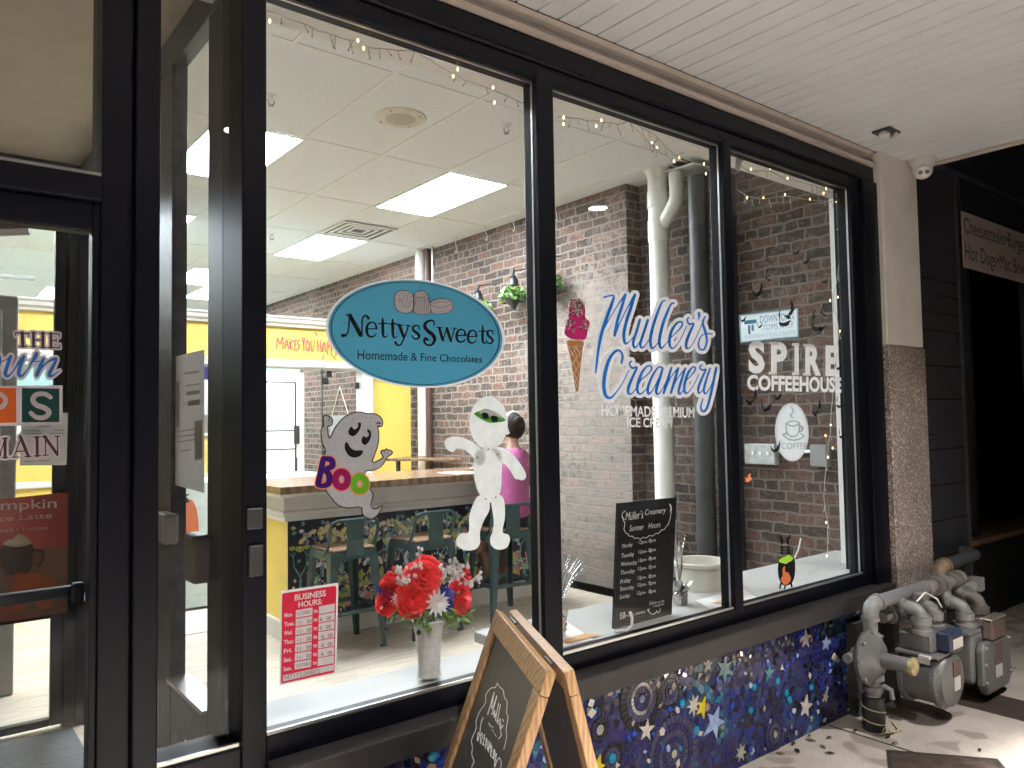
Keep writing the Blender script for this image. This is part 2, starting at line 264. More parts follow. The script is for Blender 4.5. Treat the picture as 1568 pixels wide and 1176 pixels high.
# ------------------------------------------------------------------ flat graphics on a real plane
class Plane:
    """a plane in the place, found once from the photograph's own perspective; layers are stacked 0.4 mm apart"""
    def __init__(s, p, n): s.p = np.array(p, float); s.n = np.array(n, float)/np.linalg.norm(n)
    def at(s, x, y, k=0):
        r = _F+_R*(x-784)/CF+_U*(588-y)/CF; t = (s.p-CAM)@s.n/(r@s.n); return tuple(CAM+r*t+s.n*k*.0004)
GLASS = Plane((0, -.006, 0), (0, -1, 0))
def spline(pts, n=8, closed=False):
    P = np.array(pts, float); m = len(P); out = []
    for i in range(m if closed else m-1):
        if closed: a, b, c, d = P[i-1], P[i], P[(i+1) % m], P[(i+2) % m]
        else: a, b, c, d = P[max(i-1, 0)], P[i], P[i+1], P[min(i+2, m-1)]
        for k in range(n):
            t = k/n; out.append(.5*((2*b)+(-a+c)*t+(2*a-5*b+4*c-d)*t*t+(-a+3*b-3*c+d)*t**3))
    if not closed: out.append(P[-1])
    return np.array(out)
def sd_stroke(pts, X, Y, n=6):
    """pts (x, y, width): distance to a smooth stroke of changing width"""
    Q = spline(pts, n) if len(pts) > 2 else np.array(pts, float); d = np.full(X.shape, 1e9)
    for a, b in zip(Q[:-1], Q[1:]):
        ex, ey = b[0]-a[0], b[1]-a[1]; l2 = ex*ex+ey*ey+1e-9; t = np.clip(((X-a[0])*ex+(Y-a[1])*ey)/l2, 0, 1)
        d = np.minimum(d, np.hypot(X-a[0]-t*ex, Y-a[1]-t*ey)-.5*(a[2]+t*(b[2]-a[2])))
    return d
def sd_poly(pts, X, Y):
    P = np.array(pts, float); d = np.full(X.shape, 1e9); ins = np.zeros(X.shape, bool)
    for a, b in zip(P, np.roll(P, -1, 0)):
        ex, ey = b[0]-a[0], b[1]-a[1]; l2 = ex*ex+ey*ey+1e-9; t = np.clip(((X-a[0])*ex+(Y-a[1])*ey)/l2, 0, 1)
        d = np.minimum(d, np.hypot(X-a[0]-t*ex, Y-a[1]-t*ey))
        c = ((a[1] > Y) != (b[1] > Y)); xi = a[0]+(Y-a[1])*ex/(ey if abs(ey) > 1e-9 else 1e-9); ins ^= c & (X < xi)
    return np.where(ins, -d, d)
def sd_ell(cx, cy, rx, ry, X, Y, rot=0.):
    c, s = math.cos(rot), math.sin(rot); u = (X-cx)*c+(Y-cy)*s; v = -(X-cx)*s+(Y-cy)*c
    k = np.hypot(u/rx, v/ry); g = np.hypot(u/rx**2, v/ry**2)+1e-9; return k*(k-1)/g
def march(D, xs, ys, level, fn, mb, mi=0):
    """fill the area where D <= level; fn maps a drawing point into the place"""
    vid = {}; vs = []; fs = []
    def V(key, x, y):
        if key not in vid: vid[key] = len(vs); vs.append(fn(x, y))
        return vid[key]
    E = D-level; ins = E <= 0; H, Wd = E.shape
    anyc = ins[:-1, :-1] | ins[1:, :-1] | ins[:-1, 1:] | ins[1:, 1:]
    for j, i in zip(*np.nonzero(anyc)):
        cs = ((j, i), (j, i+1), (j+1, i+1), (j+1, i)); poly = []
        for q in range(4):
            a, b = cs[q], cs[(q+1) % 4]; ea, eb = E[a], E[b]
            if ea <= 0: poly.append(V(a, xs[a[1]], ys[a[0]]))
            if (ea <= 0) != (eb <= 0):
                t = ea/(ea-eb); key = (a, b) if a < b else (b, a)
                poly.append(V(key, xs[a[1]]+t*(xs[b[1]]-xs[a[1]]), ys[a[0]]+t*(ys[b[0]]-ys[a[0]])))
        if len(poly) > 2: fs.append(tuple(poly))
    mb.add(vs, fs, mi)
class Art:
    """a drawing in zoomed-photo units (x0, y0, scale) put on a plane"""
    def __init__(s, plane, x0, y0, sc, bounds, step=None):
        s.pl, s.x0, s.y0, s.sc = plane, x0, y0, sc; st = step or sc*.55
        s.xs = np.arange(bounds[0], bounds[2]+st, st); s.ys = np.arange(bounds[1], bounds[3]+st, st); s.X, s.Y = np.meshgrid(s.xs, s.ys)
    def fn(s, k): return lambda x, y: s.pl.at(s.x0+x/s.sc, s.y0+y/s.sc, k)
    def strokes(s, L, n=6):
        D = np.full(s.X.shape, 1e9)
        for p in L: D = np.minimum(D, sd_stroke(p, s.X, s.Y, n))
        return D
    def poly(s, p, smooth=True): return sd_poly(spline(p, 5, True) if smooth else p, s.X, s.Y)
    def ell(s, cx, cy, rx, ry, rot=0): return sd_ell(cx, cy, rx, ry, s.X, s.Y, rot)
    def fill(s, D, k, mb, mi=0, level=0): march(D, s.xs, s.ys, level, s.fn(k), mb, mi)
    def obj(s, name, D, k, mat, parent=None, level=0):
        mb = MB(); s.fill(D, k, mb, 0, level); return mb.build(name, mat, parent)
_TC = {}
def text2d(txt, bold=0., shear=0.):
    key = (txt, bold, shear)
    if key in _TC: return _TC[key]
    c = bpy.data.curves.new('lettering', 'FONT'); c.body = txt; c.offset = bold; c.shear = shear; c.resolution_u = 3; c.fill_mode = 'FRONT'
    o = bpy.data.objects.new('lettering', c); COL.objects.link(o); bpy.context.view_layer.update()
    me = bpy.data.meshes.new_from_object(o.evaluated_get(bpy.context.evaluated_depsgraph_get()))
    v = np.array([q.co[:2] for q in me.vertices]); f = [tuple(p.vertices) for p in me.polygons]
    bpy.data.objects.remove(o); bpy.data.curves.remove(c); bpy.data.meshes.remove(me)
    _TC[key] = (v, f); return v, f
def text_on(mb, plane, txt, quad, k=1, bold=0., shear=0., mi=0, box=None):
    """quad: photo-pixel corners TL, TR, BR, BL of the words' bounding box"""
    v, f = text2d(txt, bold, shear); lo, hi = v.min(0), v.max(0)
    c = [np.array(plane.at(x, y, k)) for x, y in quad]; vs = []
    for p in v:
        s, t = (p-lo)/(hi-lo); vs.append((c[3]*(1-s)+c[2]*s)*(1-t)+(c[0]*(1-s)+c[1]*s)*t)
    mb.add(vs, f, mi)
def sub_quad(q, u0, v0, u1, v1):
    q = [np.array(p, float) for p in q]
    b = lambda u, v: tuple((q[0]*(1-u)+q[1]*u)*(1-v)+(q[3]*(1-u)+q[2]*u)*v)
    return [b(u0, v0), b(u1, v0), b(u1, v1), b(u0, v1)]
def quad_on(mb, plane, q, k=0, mi=0): mb.add([plane.at(x, y, k) for x, y in q], [(0, 1, 2, 3)], mi)
# ------------------------------------------------------------------ shared materials
BLACK = pm('black_frame', (.0025, .003, .006), .42, .25, 20, spec=.14)
LEDGE = pm('painted_ledge', (.017, .0155, .016), .5, .3, 14, .2)
BEAD = pm('bright_bead', (.5, .5, .48), .3, .1, metal=.9)
PANE = glass('window_glass'); PANE2 = glass('dusty_glass', .95, .04)
SOFFW = pm('soffit_white', (.74, .77, .80), .5, .05, 3, spec=.4)
TRIMB = pm('cornice_beige', (.42, .37, .33), .6, .1, 6, .1)
WHITE = pm('white_paint', (.74, .72, .68), .5, .05, 4); CREAM = pm('cream_trim', (.62, .58, .5), .55, .06, 4)
TILE = pm('ceiling_tile', (.78, .79, .79), .95, .05, 60, .5, bscale=220); TBAR = pm('ceiling_bar', (.8, .79, .76), .6, .03)
YELLOW = pm('yellow_paint', (.80, .60, .13), .6, .05, 3); MINT = pm('mint_paint', (.36, .62, .56), .6, .05)
STEELGREY = pm('grey_paint', (.2, .2, .19), .5, .1); DARK = pm('dark_metal', (.02, .02, .02), .4, .2)
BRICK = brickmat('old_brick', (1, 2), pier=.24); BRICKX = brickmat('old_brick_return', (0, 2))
FLOOR = plankmat('vinyl_plank'); MOSAIC = mosaicmat('blue_mosaic'); GRANITE = granitemat('speckled_granite'); CONC = concretemat('worn_concrete')
PVC = pm('white_pvc', (.72, .72, .66), .35, .06, 5); PLASTIC = pm('white_plastic', (.7, .69, .66), .4, .05)
# ================================================================== SETTING: ground
struct(MB().box((-30, -4.2, -.2), (30, .02, 0)).box((4.55, .02, -.2), (14, 5, 0)).build('sidewalk', CONC))
mb = MB()
for x in (-5.1, -3.6, -2.1, -.6, .9, 2.4): mb.box((x, -4.19, .0005), (x+.008, -.06, .002))
mb.box((3.42, -4.19, .0005), (3.43, -.06, .002)); mb.box((-8, -1.9, .0006), (8, -1.892, .0021))
struct(mb.build('pavement_joint', pm('joint_dirt', (.05, .04, .035), .95)))
struct(MB().box((-30, -4.4, -.3), (30, -4.2, .0)).build('kerb', pm('kerb_stone', (.3, .29, .27), .8, .2, 5, .3), None, False, .015))
struct(MB().box((-60, -60, -.4), (60, -4.4, -.14)).build('road', pm('asphalt', (.045, .045, .048), .8, .3, 40, .6, bscale=180)))
struct(MB().box((4.15, -.9, .0006), (4.44, .0, .0026)).build('shadow_patch', pm('shadow_brown', (.05, .036, .03), .5, .2, 6)))  # shadow on the slab, put in as a flat dark patch
# ================================================================== SOFFIT above the pavement
sf = thing('canopy_soffit', 'off-white grooved board soffit over the pavement in front of the shop', 'soffit', (1, -1.2, 2.85))
mb = MB(); y0, y1 = -2.75, -.075; x = -7.; k = 0
while x < 4.47:
    w = .0945; x1 = min(x+w-.007, 4.49)
    mb.box((x, y0, 2.85), (x1, y1, 2.875)); mb.box((x1, y0, 2.857 if k % 2 else 2.866), (x1+.0069, y1, 2.875)); x += w; k += 1
mb.build('soffit_boards', SOFFW, sf, False, .003, 2)
mb = MB().box((-7, -2.79, 2.80), (4.53, -2.752, 3.2)).box((4.495, -2.75, 2.835), (4.53, -.02, 3.2)); mb.build('fascia', TRIMB, sf, False, .004)
mb = MB()
prof = [(-.02, 2.768), (-.075, 2.768), (-.079, 2.782), (-.06, 2.80), (-.05, 2.82), (-.055, 2.838), (-.072, 2.849), (-.02, 2.849)]
mb.loft([[(-7, a, b) for a, b in prof], [(4.05, a, b) for a, b in prof]]); mb.build('cornice', TRIMB, sf, False)
MB().box((-7, -2.75, 2.88), (4.49, .3, 3.2)).build('roof_deck', DARK, sf)
EMD = emit('downlight_glow', (1, .93, .85), 60.0)
for i, (x, y, lab) in enumerate([(1.24, -1.6, 'round downlight in the soffit whose glint shows on the dark post by the door'), (3.61, -1.566, 'round downlight in the soffit, seen as a white disc mirrored in the middle window'), (-1.17, -1.58, 'round downlight in the soffit left of the shop door')]):
    t = thing('soffit_downlight', lab, 'downlight', (x, y, 2.85), 'downlights in the canopy soffit')
    MB().lathe((x, y, 2.8495), (0, 0, -1), [(.068, 0), (.092, 0), (.092, .004), (.082, .008), (.068, .006)], 32, 0, False).build('trim_ring', PLASTIC, t, True)
    MB().lathe((x, y, 2.8490), (0, 0, -1), [(.066, 0), (.066, .002)], 32).build('lens', EMD, t)
    for nm, pw, sz in (('downlight_beam', DOWN_W*(1.5, .58, 1.2)[i], (47, 41, 47)[i]), ('downlight_flood', DOWN_W*.062, 120)):
        ld = bpy.data.lights.new(nm, 'SPOT'); ld.energy = pw; ld.spot_size = R(sz); ld.spot_blend = 1.0; ld.shadow_soft_size = .05; ld.color = (1, .965, .93)
        lo = bpy.data.objects.new(nm, ld); COL.objects.link(lo); lo.location = (0, 0, -.012); lo.parent = t
# ================================================================== SHOPFRONT
ZT, ZB = 2.622, .646
sh = thing('shopfront', 'black aluminium shopfront with three large windows, sidelight and glass door', 'shopfront', (2, 0, 0))
def fbox(name, a, b, m=BLACK, bev=.004): return MB().box(a, b).build(name, m, sh, False, bev)
fbox('head_rail', (.752, -.05, ZT+.002), (3.826, .03, 2.68))
mb = MB().box((-1.2, -.062, 2.682), (4.06, .09, 2.767)); mb.build('head_rail', BLACK, sh, False, .012, 3)
fbox('bottom_rail', (.752, -.05, .585), (3.826, .018, ZB))
MB().box((.752, -.125, .508), (4.0, .05, .5835)).build('window_ledge', LEDGE, sh, False, .006)
for x0, x1 in ((1.70, 1.778), (2.747, 2.805)):
    m_ = fbox('mullion', (x0, -.052, ZB-.03), (x1, .022, ZT+.03))
    MB().box((x0-.0035, -.03, ZB), (x0+.001, -.022, ZT)).build('glazing_bead', BEAD, m_)
m_ = MB().box((3.826, -.052, .585), (3.905, .03, 2.681)).box((3.9052, -.075, .5), (4.06, .09, 2.681)).build('jamb', BLACK, sh, False, .004)
MB().box((3.8225, -.03, ZB), (3.827, -.022, ZT)).build('glazing_bead', BEAD, m_)
mb = MB()
for x0, x1 in ((.755, 1.696), (1.782, 2.743), (2.809, 3.82)): mb.box((x0, -.045, ZB-.002), (x1, -.038, ZB+.009)).box((x0, -.03, ZT-.006), (x1, -.022, ZT+.004))
mb.build('glazing_bead', BEAD, sh)
fbox('post', (.686, -.055, 0), (.751, .1, 2.681)); fbox('post', (.432, -.055, 0), (.487, .1, 2.681)); fbox('jamb', (.362, -.035, 0), (.4315, .09, 2.681))
fbox('sill_rail', (.4872, -.05, .0), (.6858, .09, .636)); MB().box((.488, -.04, .637), (.685, -.03, .646)).build('glazing_bead', BEAD, sh)
fbox('jamb', (-.66, -.055, 0), (-.575, .09, 2.681))
fbox('transom_bar', (-.574, -.05, 1.975), (.3615, .09, 2.035)); MB().box((-.57, -.04, 2.036), (.36, -.034, 2.044)).build('glazing_bead', BEAD, sh)
for nm, (x0, x1, z0, z1), mm in (('window_pane', (.745, 1.71, ZB-.02, ZT+.02), PANE), ('window_pane', (1.77, 2.755, ZB-.02, ZT+.02), PANE), ('window_pane', (2.79, 3.84, ZB-.02, ZT+.02), PANE), ('sidelight_pane', (.48, .69, .62, 2.69), PANE2), ('transom_pane', (-.58, .37, 2.02, 2.69), PANE2)):
    MB().add([(x0, 0, z0), (x1, 0, z0), (x1, 0, z1), (x0, 0, z1)], [(0, 1, 2, 3)]).build(nm, mm, sh)
# outer door
dr = MB().box((.345, -.03, .03), (.3615, .02, 1.974)).box((-.574, -.03, .03), (-.49, .02, 1.974)).box((-.489, -.03, 1.905), (.3445, .02, 1.974)).box((-.489, -.03, .03), (.3445, .02, .2)).build('door', BLACK, sh, False, .004)
MB().add([(-.49, 0, .2), (.346, 0, .2), (.346, 0, 1.906), (-.49, 0, 1.906)], [(0, 1, 2, 3)]).build('door_pane', PANE2, dr)
MB().box((-.489, .05, 1.05), (.344, .078, 1.075)).box((-.489, .022, 1.04), (-.46, .05, 1.085)).box((.32, .022, 1.04), (.344, .05, 1.085)).build('push_bar', BLACK, dr, False, .004)
MB().tube([(-.3, .06, 1.87), (-.05, .16, 1.88), (.23, .07, 1.915)], .014, 8).box((-.45, .03, 1.83), (-.22, .09, 1.9)).build('door_closer', STEELGREY, dr)
MB().box((.7, -.066, 1.06), (.738, -.0552, 1.14)).box((.695, -.064, 1.18), (.738, -.0552, 1.235)).build('lock_box', DARK, sh, False, .008)
# mosaic stall wall
mw = thing('mosaic_wall', 'low blue mosaic wall of broken tile with stars under the shop windows', 'mosaic wall', (2.4, -.05, 0))
MB().box((.752, -.05, 0), (4.0, .09, .507)).build('mosaic_panel', MOSAIC, mw)
TEAL_T = pm('tile_turquoise', (.01, .22, .36), .15, .2, 30); TW = pm('tile_cream', (.6, .55, .48), .2, .15, 40); TY = pm('tile_yellow', (.62, .5, .03), .2, .15, 30); TBL = pm('tile_pale_blue', (.3, .4, .62), .2, .2, 30)
TMI = pm('tile_mirror', (.75, .76, .75), .08, .1, metal=1.); TGR = pm('tile_teal', (.06, .22, .25), .2, .2, 30); TB1 = pm('tile_black', (.01, .01, .014), .2, .3, 30); TB2 = pm('tile_indigo', (.02, .018, .09), .2, .4, 30); TB3 = pm('tile_cobalt', (.02, .06, .4), .15, .3, 30)
def star(cx, cz, r, rot, mat, pts=5, thin=.42):
    P = []
    for k in range(pts*2):
        a = rot+math.pi*k/pts; q = r*(1 if k % 2 == 0 else thin)*random.uniform(.88, 1.12); P.append((cx+q*math.sin(a), -.0502, cz+q*math.cos(a)))
    mb = MB()
    for k in range(0, pts*2, 2):
        pl, a, pr = P[k-1], P[k], P[(k+1) % (pts*2)]; c = (cx, -.0502, cz); mb.extrude([(c[0]*.04+q[0]*.96, q[1], c[2]*.04+q[2]*.96) for q in (c, pl, a, pr)], (0, -.004-random.random()*.001, 0))
    mb.build('star', mat, mw)
for s_ in [(3.266, .427, .05, .1, TW), (3.438, .374, .042, .2, TBL), (2.971, .335, .042, .1, TGR), (3.248, .126, .055, .3, TW), (2.551, .457, .032, .1, TW), (2.181, .296, .046, .2, TW), (2.455, .321, .042, 0, TW, 8), (2.51, .3, .045, .5, TY), (2.585, .222, .075, .5, TBL), (1.926, .235, .045, .4, TY), (3.744, .476, .03, 0, TMI, 6), (3.42, .13, .03, .4, TW), (2.66, .42, .06, .1, TGR, 6), (1.2, .26, .06, .3, TW), (.95, .36, .05, .1, TY), (2.75, .06, .045, 0, TMI, 7)]: star(*s_)
def medal(cx, cz, rings, core):
    mb = MB()
    for r0, r1, n, mi in rings:
        for k in range(n):
            a0 = 2*math.pi*(k+.08)/n; a1 = 2*math.pi*(k+.92)/n; q = [(cx+r*math.cos(a), -.0501, cz+r*math.sin(a)) for r, a in ((r0, a0), (r1, a0), (r1, a1), (r0, a1))]
            mb.extrude(q, (0, -.003-random.random()*.0012, 0), mi)
    mb.extrude([(cx+core[0]*math.cos(2*math.pi*k/14), -.0501, cz+core[0]*math.sin(2*math.pi*k/14)) for k in range(14)], (0, -.006, 0), core[1])
    mb.build('medallion', [TB1, TB2, TMI, TEAL_T, TBL, pm('tile_slate', (.05, .05, .1), .2, .3, 30)], mw)
medal(2.16, .415, [(.085, .115, 30, 0), (.06, .082, 26, 5), (.045, .058, 22, 2), (.02, .042, 12, 1)], (.014, 4))
medal(2.318, .405, [(.05, .066, 20, 0), (.032, .047, 16, 5), (.014, .03, 8, 1)], (.01, 2))
medal(1.94, .36, [(.045, .066, 18, 1), (.026, .042, 12, 0)], (.018, 2)); medal(2.0, .245, [(.04, .055, 16, 0), (.024, .038, 12, 5)], (.018, 3))
medal(2.33, .17, [(.115, .14, 34, 5), (.09, .112, 28, 1), (.065, .086, 24, 5), (.042, .062, 18, 1), (.022, .038, 12, 5)], (.016, 2))
medal(3.0, .07, [(.05, .075, 20, 1), (.025, .045, 14, 5)], (.016, 2)); medal(1.35, .3, [(.06, .085, 24, 1), (.03, .055, 16, 0)], (.02, 3)); medal(.98, .2, [(.06, .085, 24, 5), (.03, .055, 16, 1)], (.02, 2))
mb = MB()
for k in range(330):
    x = random.uniform(.78, 3.95); z = random.uniform(.02, .5) if random.random() < .6 else random.uniform(.4, .5); a = random.random()*6.28; n = random.choice((4, 4, 4, 3, 5)); r = random.uniform(.007, .018)*(1.4 if random.random() < .12 else 1)
    el = random.uniform(.5, 1); P = [(x+r*math.cos(a)*math.cos(6.283*i/n)*el-r*math.sin(a)*math.sin(6.283*i/n), -.0501, z+r*math.sin(a)*math.cos(6.283*i/n)*el+r*math.cos(a)*math.sin(6.283*i/n)) for i in range(n)]
    mb.extrude(P, (random.uniform(-.001, .001), -random.uniform(.002, .006), random.uniform(-.001, .001)), random.choice((0, 0, 1, 2, 2, 3, 4, 4, 5, 6, 6, 6)))
mb.build('inlay_pieces', [TW, TEAL_T, TMI, TGR, TBL, pm('tile_tan', (.3, .22, .15), .3, .2, 30), TB3], mw)
for x, z in ((2.0, .243), (2.39, .343), (2.47, .22), (3.3, .2), (1.25, .46), (3.1, .22), (2.86, .3), (2.83, .21)):
    MB().lathe((x, -.0502, z), (0, -1, 0), [(.016, 0), (.016, .004), (.012, .007), (.004, .009)], 14).build('glass_nugget', TEAL_T, mw, True)
# corner column
co = thing('corner_column', 'square column at the shop corner, beige plaster above speckled granite', 'column', (4.3, -.1, 0))
MB().box((4.061, -.1, 1.815), (4.478, .0905, 2.849)).build('plaster_shaft', pm('beige_plaster', (.82, .77, .71), .7, .08, 5, .15), co, False, .008)
MB().box((4.061, -.106, 0), (4.482, .0905, 1.813)).build('granite_cladding', GRANITE, co, False, .006)
mb = MB()
for z in (.55, .78, 1.01, 1.24, 1.47, 1.74): mb.ball((4.0605, -.078, z), .006, 8, 6)
mb.build('anchor_holes', DARK, co)
# ================================================================== NEIGHBOUR
SIDING = pm('dark_siding', (.024, .025, .030), .55, .25, 6, .1); NAVY = pm('dark_fascia', (.008, .009, .016), .6, .3, 4)
nb = thing('neighbour_shop', 'dark closed shop front with black boards and dim window right of the column', 'shop', (5.2, 0, 0))
MB().box((4.484, .0, .52), (5.225, .05, 2.95)).build('board_wall', SIDING, nb)
mb = MB(); z = .6
random.seed(3)
while z < 2.3:
    a, b = (4.486, 5.222) if random.random() < .75 else ((4.486, 4.8) if random.random() < .5 else (4.9, 5.222))
    mb.box((a, -.003, z), (b, -.0002, z+.009)); z += random.choice((.09, .11, .15, .2, .21))
mb.build('board_groove', pm('groove_black', (.002, .002, .002), .9), nb)
MB().box((5.226, -.004, .0), (5.262, .3, 2.95)).build('edge_trim', pm('worn_edge', (.05, .05, .05), .4, .5, 30), nb)
MB().box((4.54, -.06, 2.955), (12, .35, 4.6)).box((5.264, -.02, 2.76), (12, .3, 2.95)).build('fascia', NAVY, nb)
MB().box((4.55, .15, 0), (5.224, .25, .519)).box((5.264, .22, .0), (12, .34, .52)).build('base_wall', pm('base_black', (.01, .01, .011), .7), nb)
MB().box((5.264, .2, .522), (12, .9, .56)).build('sill', pm('brown_sill', (.16, .085, .05), .6, .3, 8), nb)
MB().add([(5.264, .3, .56), (12, .3, .56), (12, .3, 2.76), (5.264, .3, 2.76)], [(0, 1, 2, 3)]).build('window_pane', PANE, nb)
MB().box((6.05, .26, .57), (6.10, .34, 2.75)).build('window_frame', DARK, nb); MB().box((7.3, .26, .57), (7.35, .34, 2.75)).build('window_frame', DARK, nb)
MB().box((5.2, 3.0, 0), (12, 3.1, 2.9)).box((5.1, .9, 0), (5.2, 3, 2.9)).box((5.1, .35, 2.9), (12, 3, 2.95)).build('back_wall', pm('dim_wall', (.02, .018, .018), .8), nb)
MB().box((6.9, 1.2, .56), (7.5, 1.7, 1.05)).box((6.98, 1.3, 1.05), (7.3, 1.6, 1.3)).build('counter', pm('dim_counter', (.05, .03, .02), .4), nb)
cl_ = thing('counter_lamp', 'small amber lamp glowing dimly inside the dark neighbouring shop', 'lamp', (8.72, 1.45, 1.05)); MB().tube([(8.72, 1.45, 1.06), (8.72, 1.45, 1.22)], .03, 10).lathe((8.72, 1.45, 1.2), (0, 0, 1), [(.16, 0), (.06, .12)], 14, 0, False).build('stem', pm('lamp_brown', (.2, .09, .04), .6), cl_); MB().ball((8.72, 1.45, 1.19), .035, 10, 8).build('bulb', emit('amber_bulb', (1, .5, .15), 14.0), cl_)
tb_ = thing('dining_table', 'dark table standing inside the dim neighbouring shop', 'table', (8.7, 1.5, 0)); MB().box((8.2, 1.2, 1.0), (9.2, 1.75, 1.05)).build('table_top', pm('dim_counter', (.05, .03, .02), .4), tb_); MB().box((8.65, 1.4, 0), (8.78, 1.55, .999)).build('leg', DARK, tb_)
SIGNP = pm('menu_sign_face', (.40, .33, .30), .6, .05, 3)
SG = Plane((0, -.026, 0), (0, -1, 0))
ms = thing('menu_sign', 'off-white fascia sign listing cheesesteaks and hot dogs on the dark shop', 'sign', (5.9, -.02, 2.5))
MB().box((5.266, -.0255, 2.372), (7.3, -.0205, 2.733)).build('sign_board', SIGNP, ms)
INK = pm('sign_ink', (.012, .012, .014), .6)
def text_flat(mb, txt, x0, z0, x1, z1, y, bold=0., shear=0., mi=0):
    v, f = text2d(txt, bold, shear); lo, hi = v.min(0), v.max(0); mb.add([(x0+(p[0]-lo[0])/(hi[0]-lo[0])*(x1-x0), y, z0+(p[1]-lo[1])/(hi[1]-lo[1])*(z1-z0)) for p in v], f, mi)
mb = MB(); text_flat(mb, 'Cheesesteaks•Burgers', 5.29, 2.565, 6.40, 2.70, -.0262); text_flat(mb, 'Hot Dogs•Mac Bowls', 5.29, 2.395, 6.40, 2.53, -.0262)
mb.build('lettering', INK, ms)
# ================================================================== INTERIOR SHELL
ZC = 3.43
struct(MB().box((-6, .091, -.1), (4.95, 13, 0)).build('floor', FLOOR))
struct(MB().add([(-6, .1, ZC), (4.95, .1, ZC), (4.95, 13, ZC), (-6, 13, ZC)], [(3, 2, 1, 0)]).build('ceiling', TILE))
mb = MB()
for k in range(-14, 3):
    x = 3.37+.6*k; mb.box((x-.012, .12, ZC-.006), (x+.012, 12.4, ZC-.001))
for k in range(-2, 8):
    y = 2.97+1.24*k; mb.box((-6, y-.012, ZC-.0045), (4.76, y+.012, ZC-.0015))
struct(mb.build('ceiling_grid', TBAR))
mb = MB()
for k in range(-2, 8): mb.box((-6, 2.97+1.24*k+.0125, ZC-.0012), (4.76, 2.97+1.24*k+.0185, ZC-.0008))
struct(mb.build('ceiling_seam', pm('seam_dark', (.16, .15, .13), .9)))  # dark line along one side of each cross bar
bw = thing('brick_wall', 'old exposed brick side wall with pale mortar and a pier behind the white pipe', 'brick wall', (4.8, 5, 0))
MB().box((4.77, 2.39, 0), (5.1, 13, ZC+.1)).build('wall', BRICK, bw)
MB().box((4.93, .095, 0), (5.1, 2.388, ZC+.1)).build('wall', brickmat('old_brick_shaded', (1, 2), (.155, .132, .112), .62, .25), bw)  # recess shadow put into darker brick and mortar colours
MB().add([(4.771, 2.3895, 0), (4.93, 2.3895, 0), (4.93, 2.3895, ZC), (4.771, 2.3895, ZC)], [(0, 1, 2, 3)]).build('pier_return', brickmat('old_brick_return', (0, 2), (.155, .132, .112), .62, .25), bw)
bk = thing('back_wall', 'pale rear wall at the far end of the shop', 'wall', (0, 12.4, 0)); MB().box((-6, 12.4, 0), (4.768, 12.5, ZC)).build('wall', WHITE, bk)
lw = thing('side_wall', 'pale side wall far left inside the shop', 'wall', (-5.9, 6, 0)); MB().box((-6.1, .1, 0), (-6, 12.5, ZC)).build('wall', WHITE, lw)
fw = thing('window_header', 'plain white wall above the shop windows inside', 'wall', (0, .2, 2.7)); MB().box((-6, .0915, 2.665), (4.92, .2, ZC)).box((-6, .0915, 0), (-.72, .2, 2.66)).box((4.062, .0955, 0), (4.92, .2, 2.66)).build('wall', WHITE, fw)
tr = thing('window_trim', 'white trim board at the right end of the last window', 'trim', (3.95, .1, 0)); MB().box((3.907, .0315, .66), (4.06, .09, 2.66)).build('board', CREAM, tr)
sl = thing('window_shelf', 'long white display shelf along the inside of the windows', 'shelf', (2.3, .2, .6)); MB().box((.76, .0195, .60), (1.74, .215, .6405)).box((1.7405, .0195, .60), (4.055, .42, .6405)).box((4.0555, .205, .60), (4.4, .42, .6405)).build('board', pm('shelf_white', (.40, .40, .38), .5, .05, 4), sl, False, .004); MB().box((.76, .0916, 0), (4.055, .2, .5995)).build('apron', WHITE, sl)
# ceiling lights
PANEL = emit('ceiling_panel', (.83, .92, 1), PANEL_L)
cl0 = None
for x, y, lab in [(3.37, 2.97, 'bright rectangular ceiling light above the oval sticker, nearest the brick wall'), (3.37, 5.45, 'bright rectangular ceiling light beside the square air vent'), (1.57, 2.97, 'bright rectangular ceiling light cut by the dark post left of the big window'), (1.57, 7.93, 'bright ceiling light seen through the door, the nearer of two'), (1.57, 10.41, 'bright ceiling light seen through the door, the farther of two'), (1.57, 5.45, 'rectangular ceiling light hidden behind the dark door posts'), (-.23, .2, 'added unseen rectangular ceiling light brightening the entrance lobby'), (-.23, 5.45, 'rectangular ceiling light over the left part of the shop'), (-2.03, 7.93, 'rectangular ceiling light far left at the rear'), (3.37, 9.17, 'rectangular ceiling light over the rear kitchen')]:  # the light over the lobby is unseen, added to brighten it
    if cl0 is None:
        cl0 = thing('ceiling_light', lab, 'ceiling light', (x, y, ZC), 'ceiling light panels')
        MB().box((x+.014, y+.014, ZC-.012), (x+.586, y+1.206, ZC-.007)).build('diffuser', PANEL, cl0)
        MB().box((x+.0, y+.0, ZC-.016), (x+.6, y+.0135, ZC-.0065)).box((x, y+1.2065, ZC-.016), (x+.6, y+1.22, ZC-.0065)).box((x, y+.014, ZC-.016), (x+.0135, y+1.206, ZC-.0065)).box((x+.5865, y+.014, ZC-.016), (x+.6, y+1.206, ZC-.0065)).build('frame', TBAR, cl0)
    else: dup(cl0, (x, y, ZC), 0, lab)
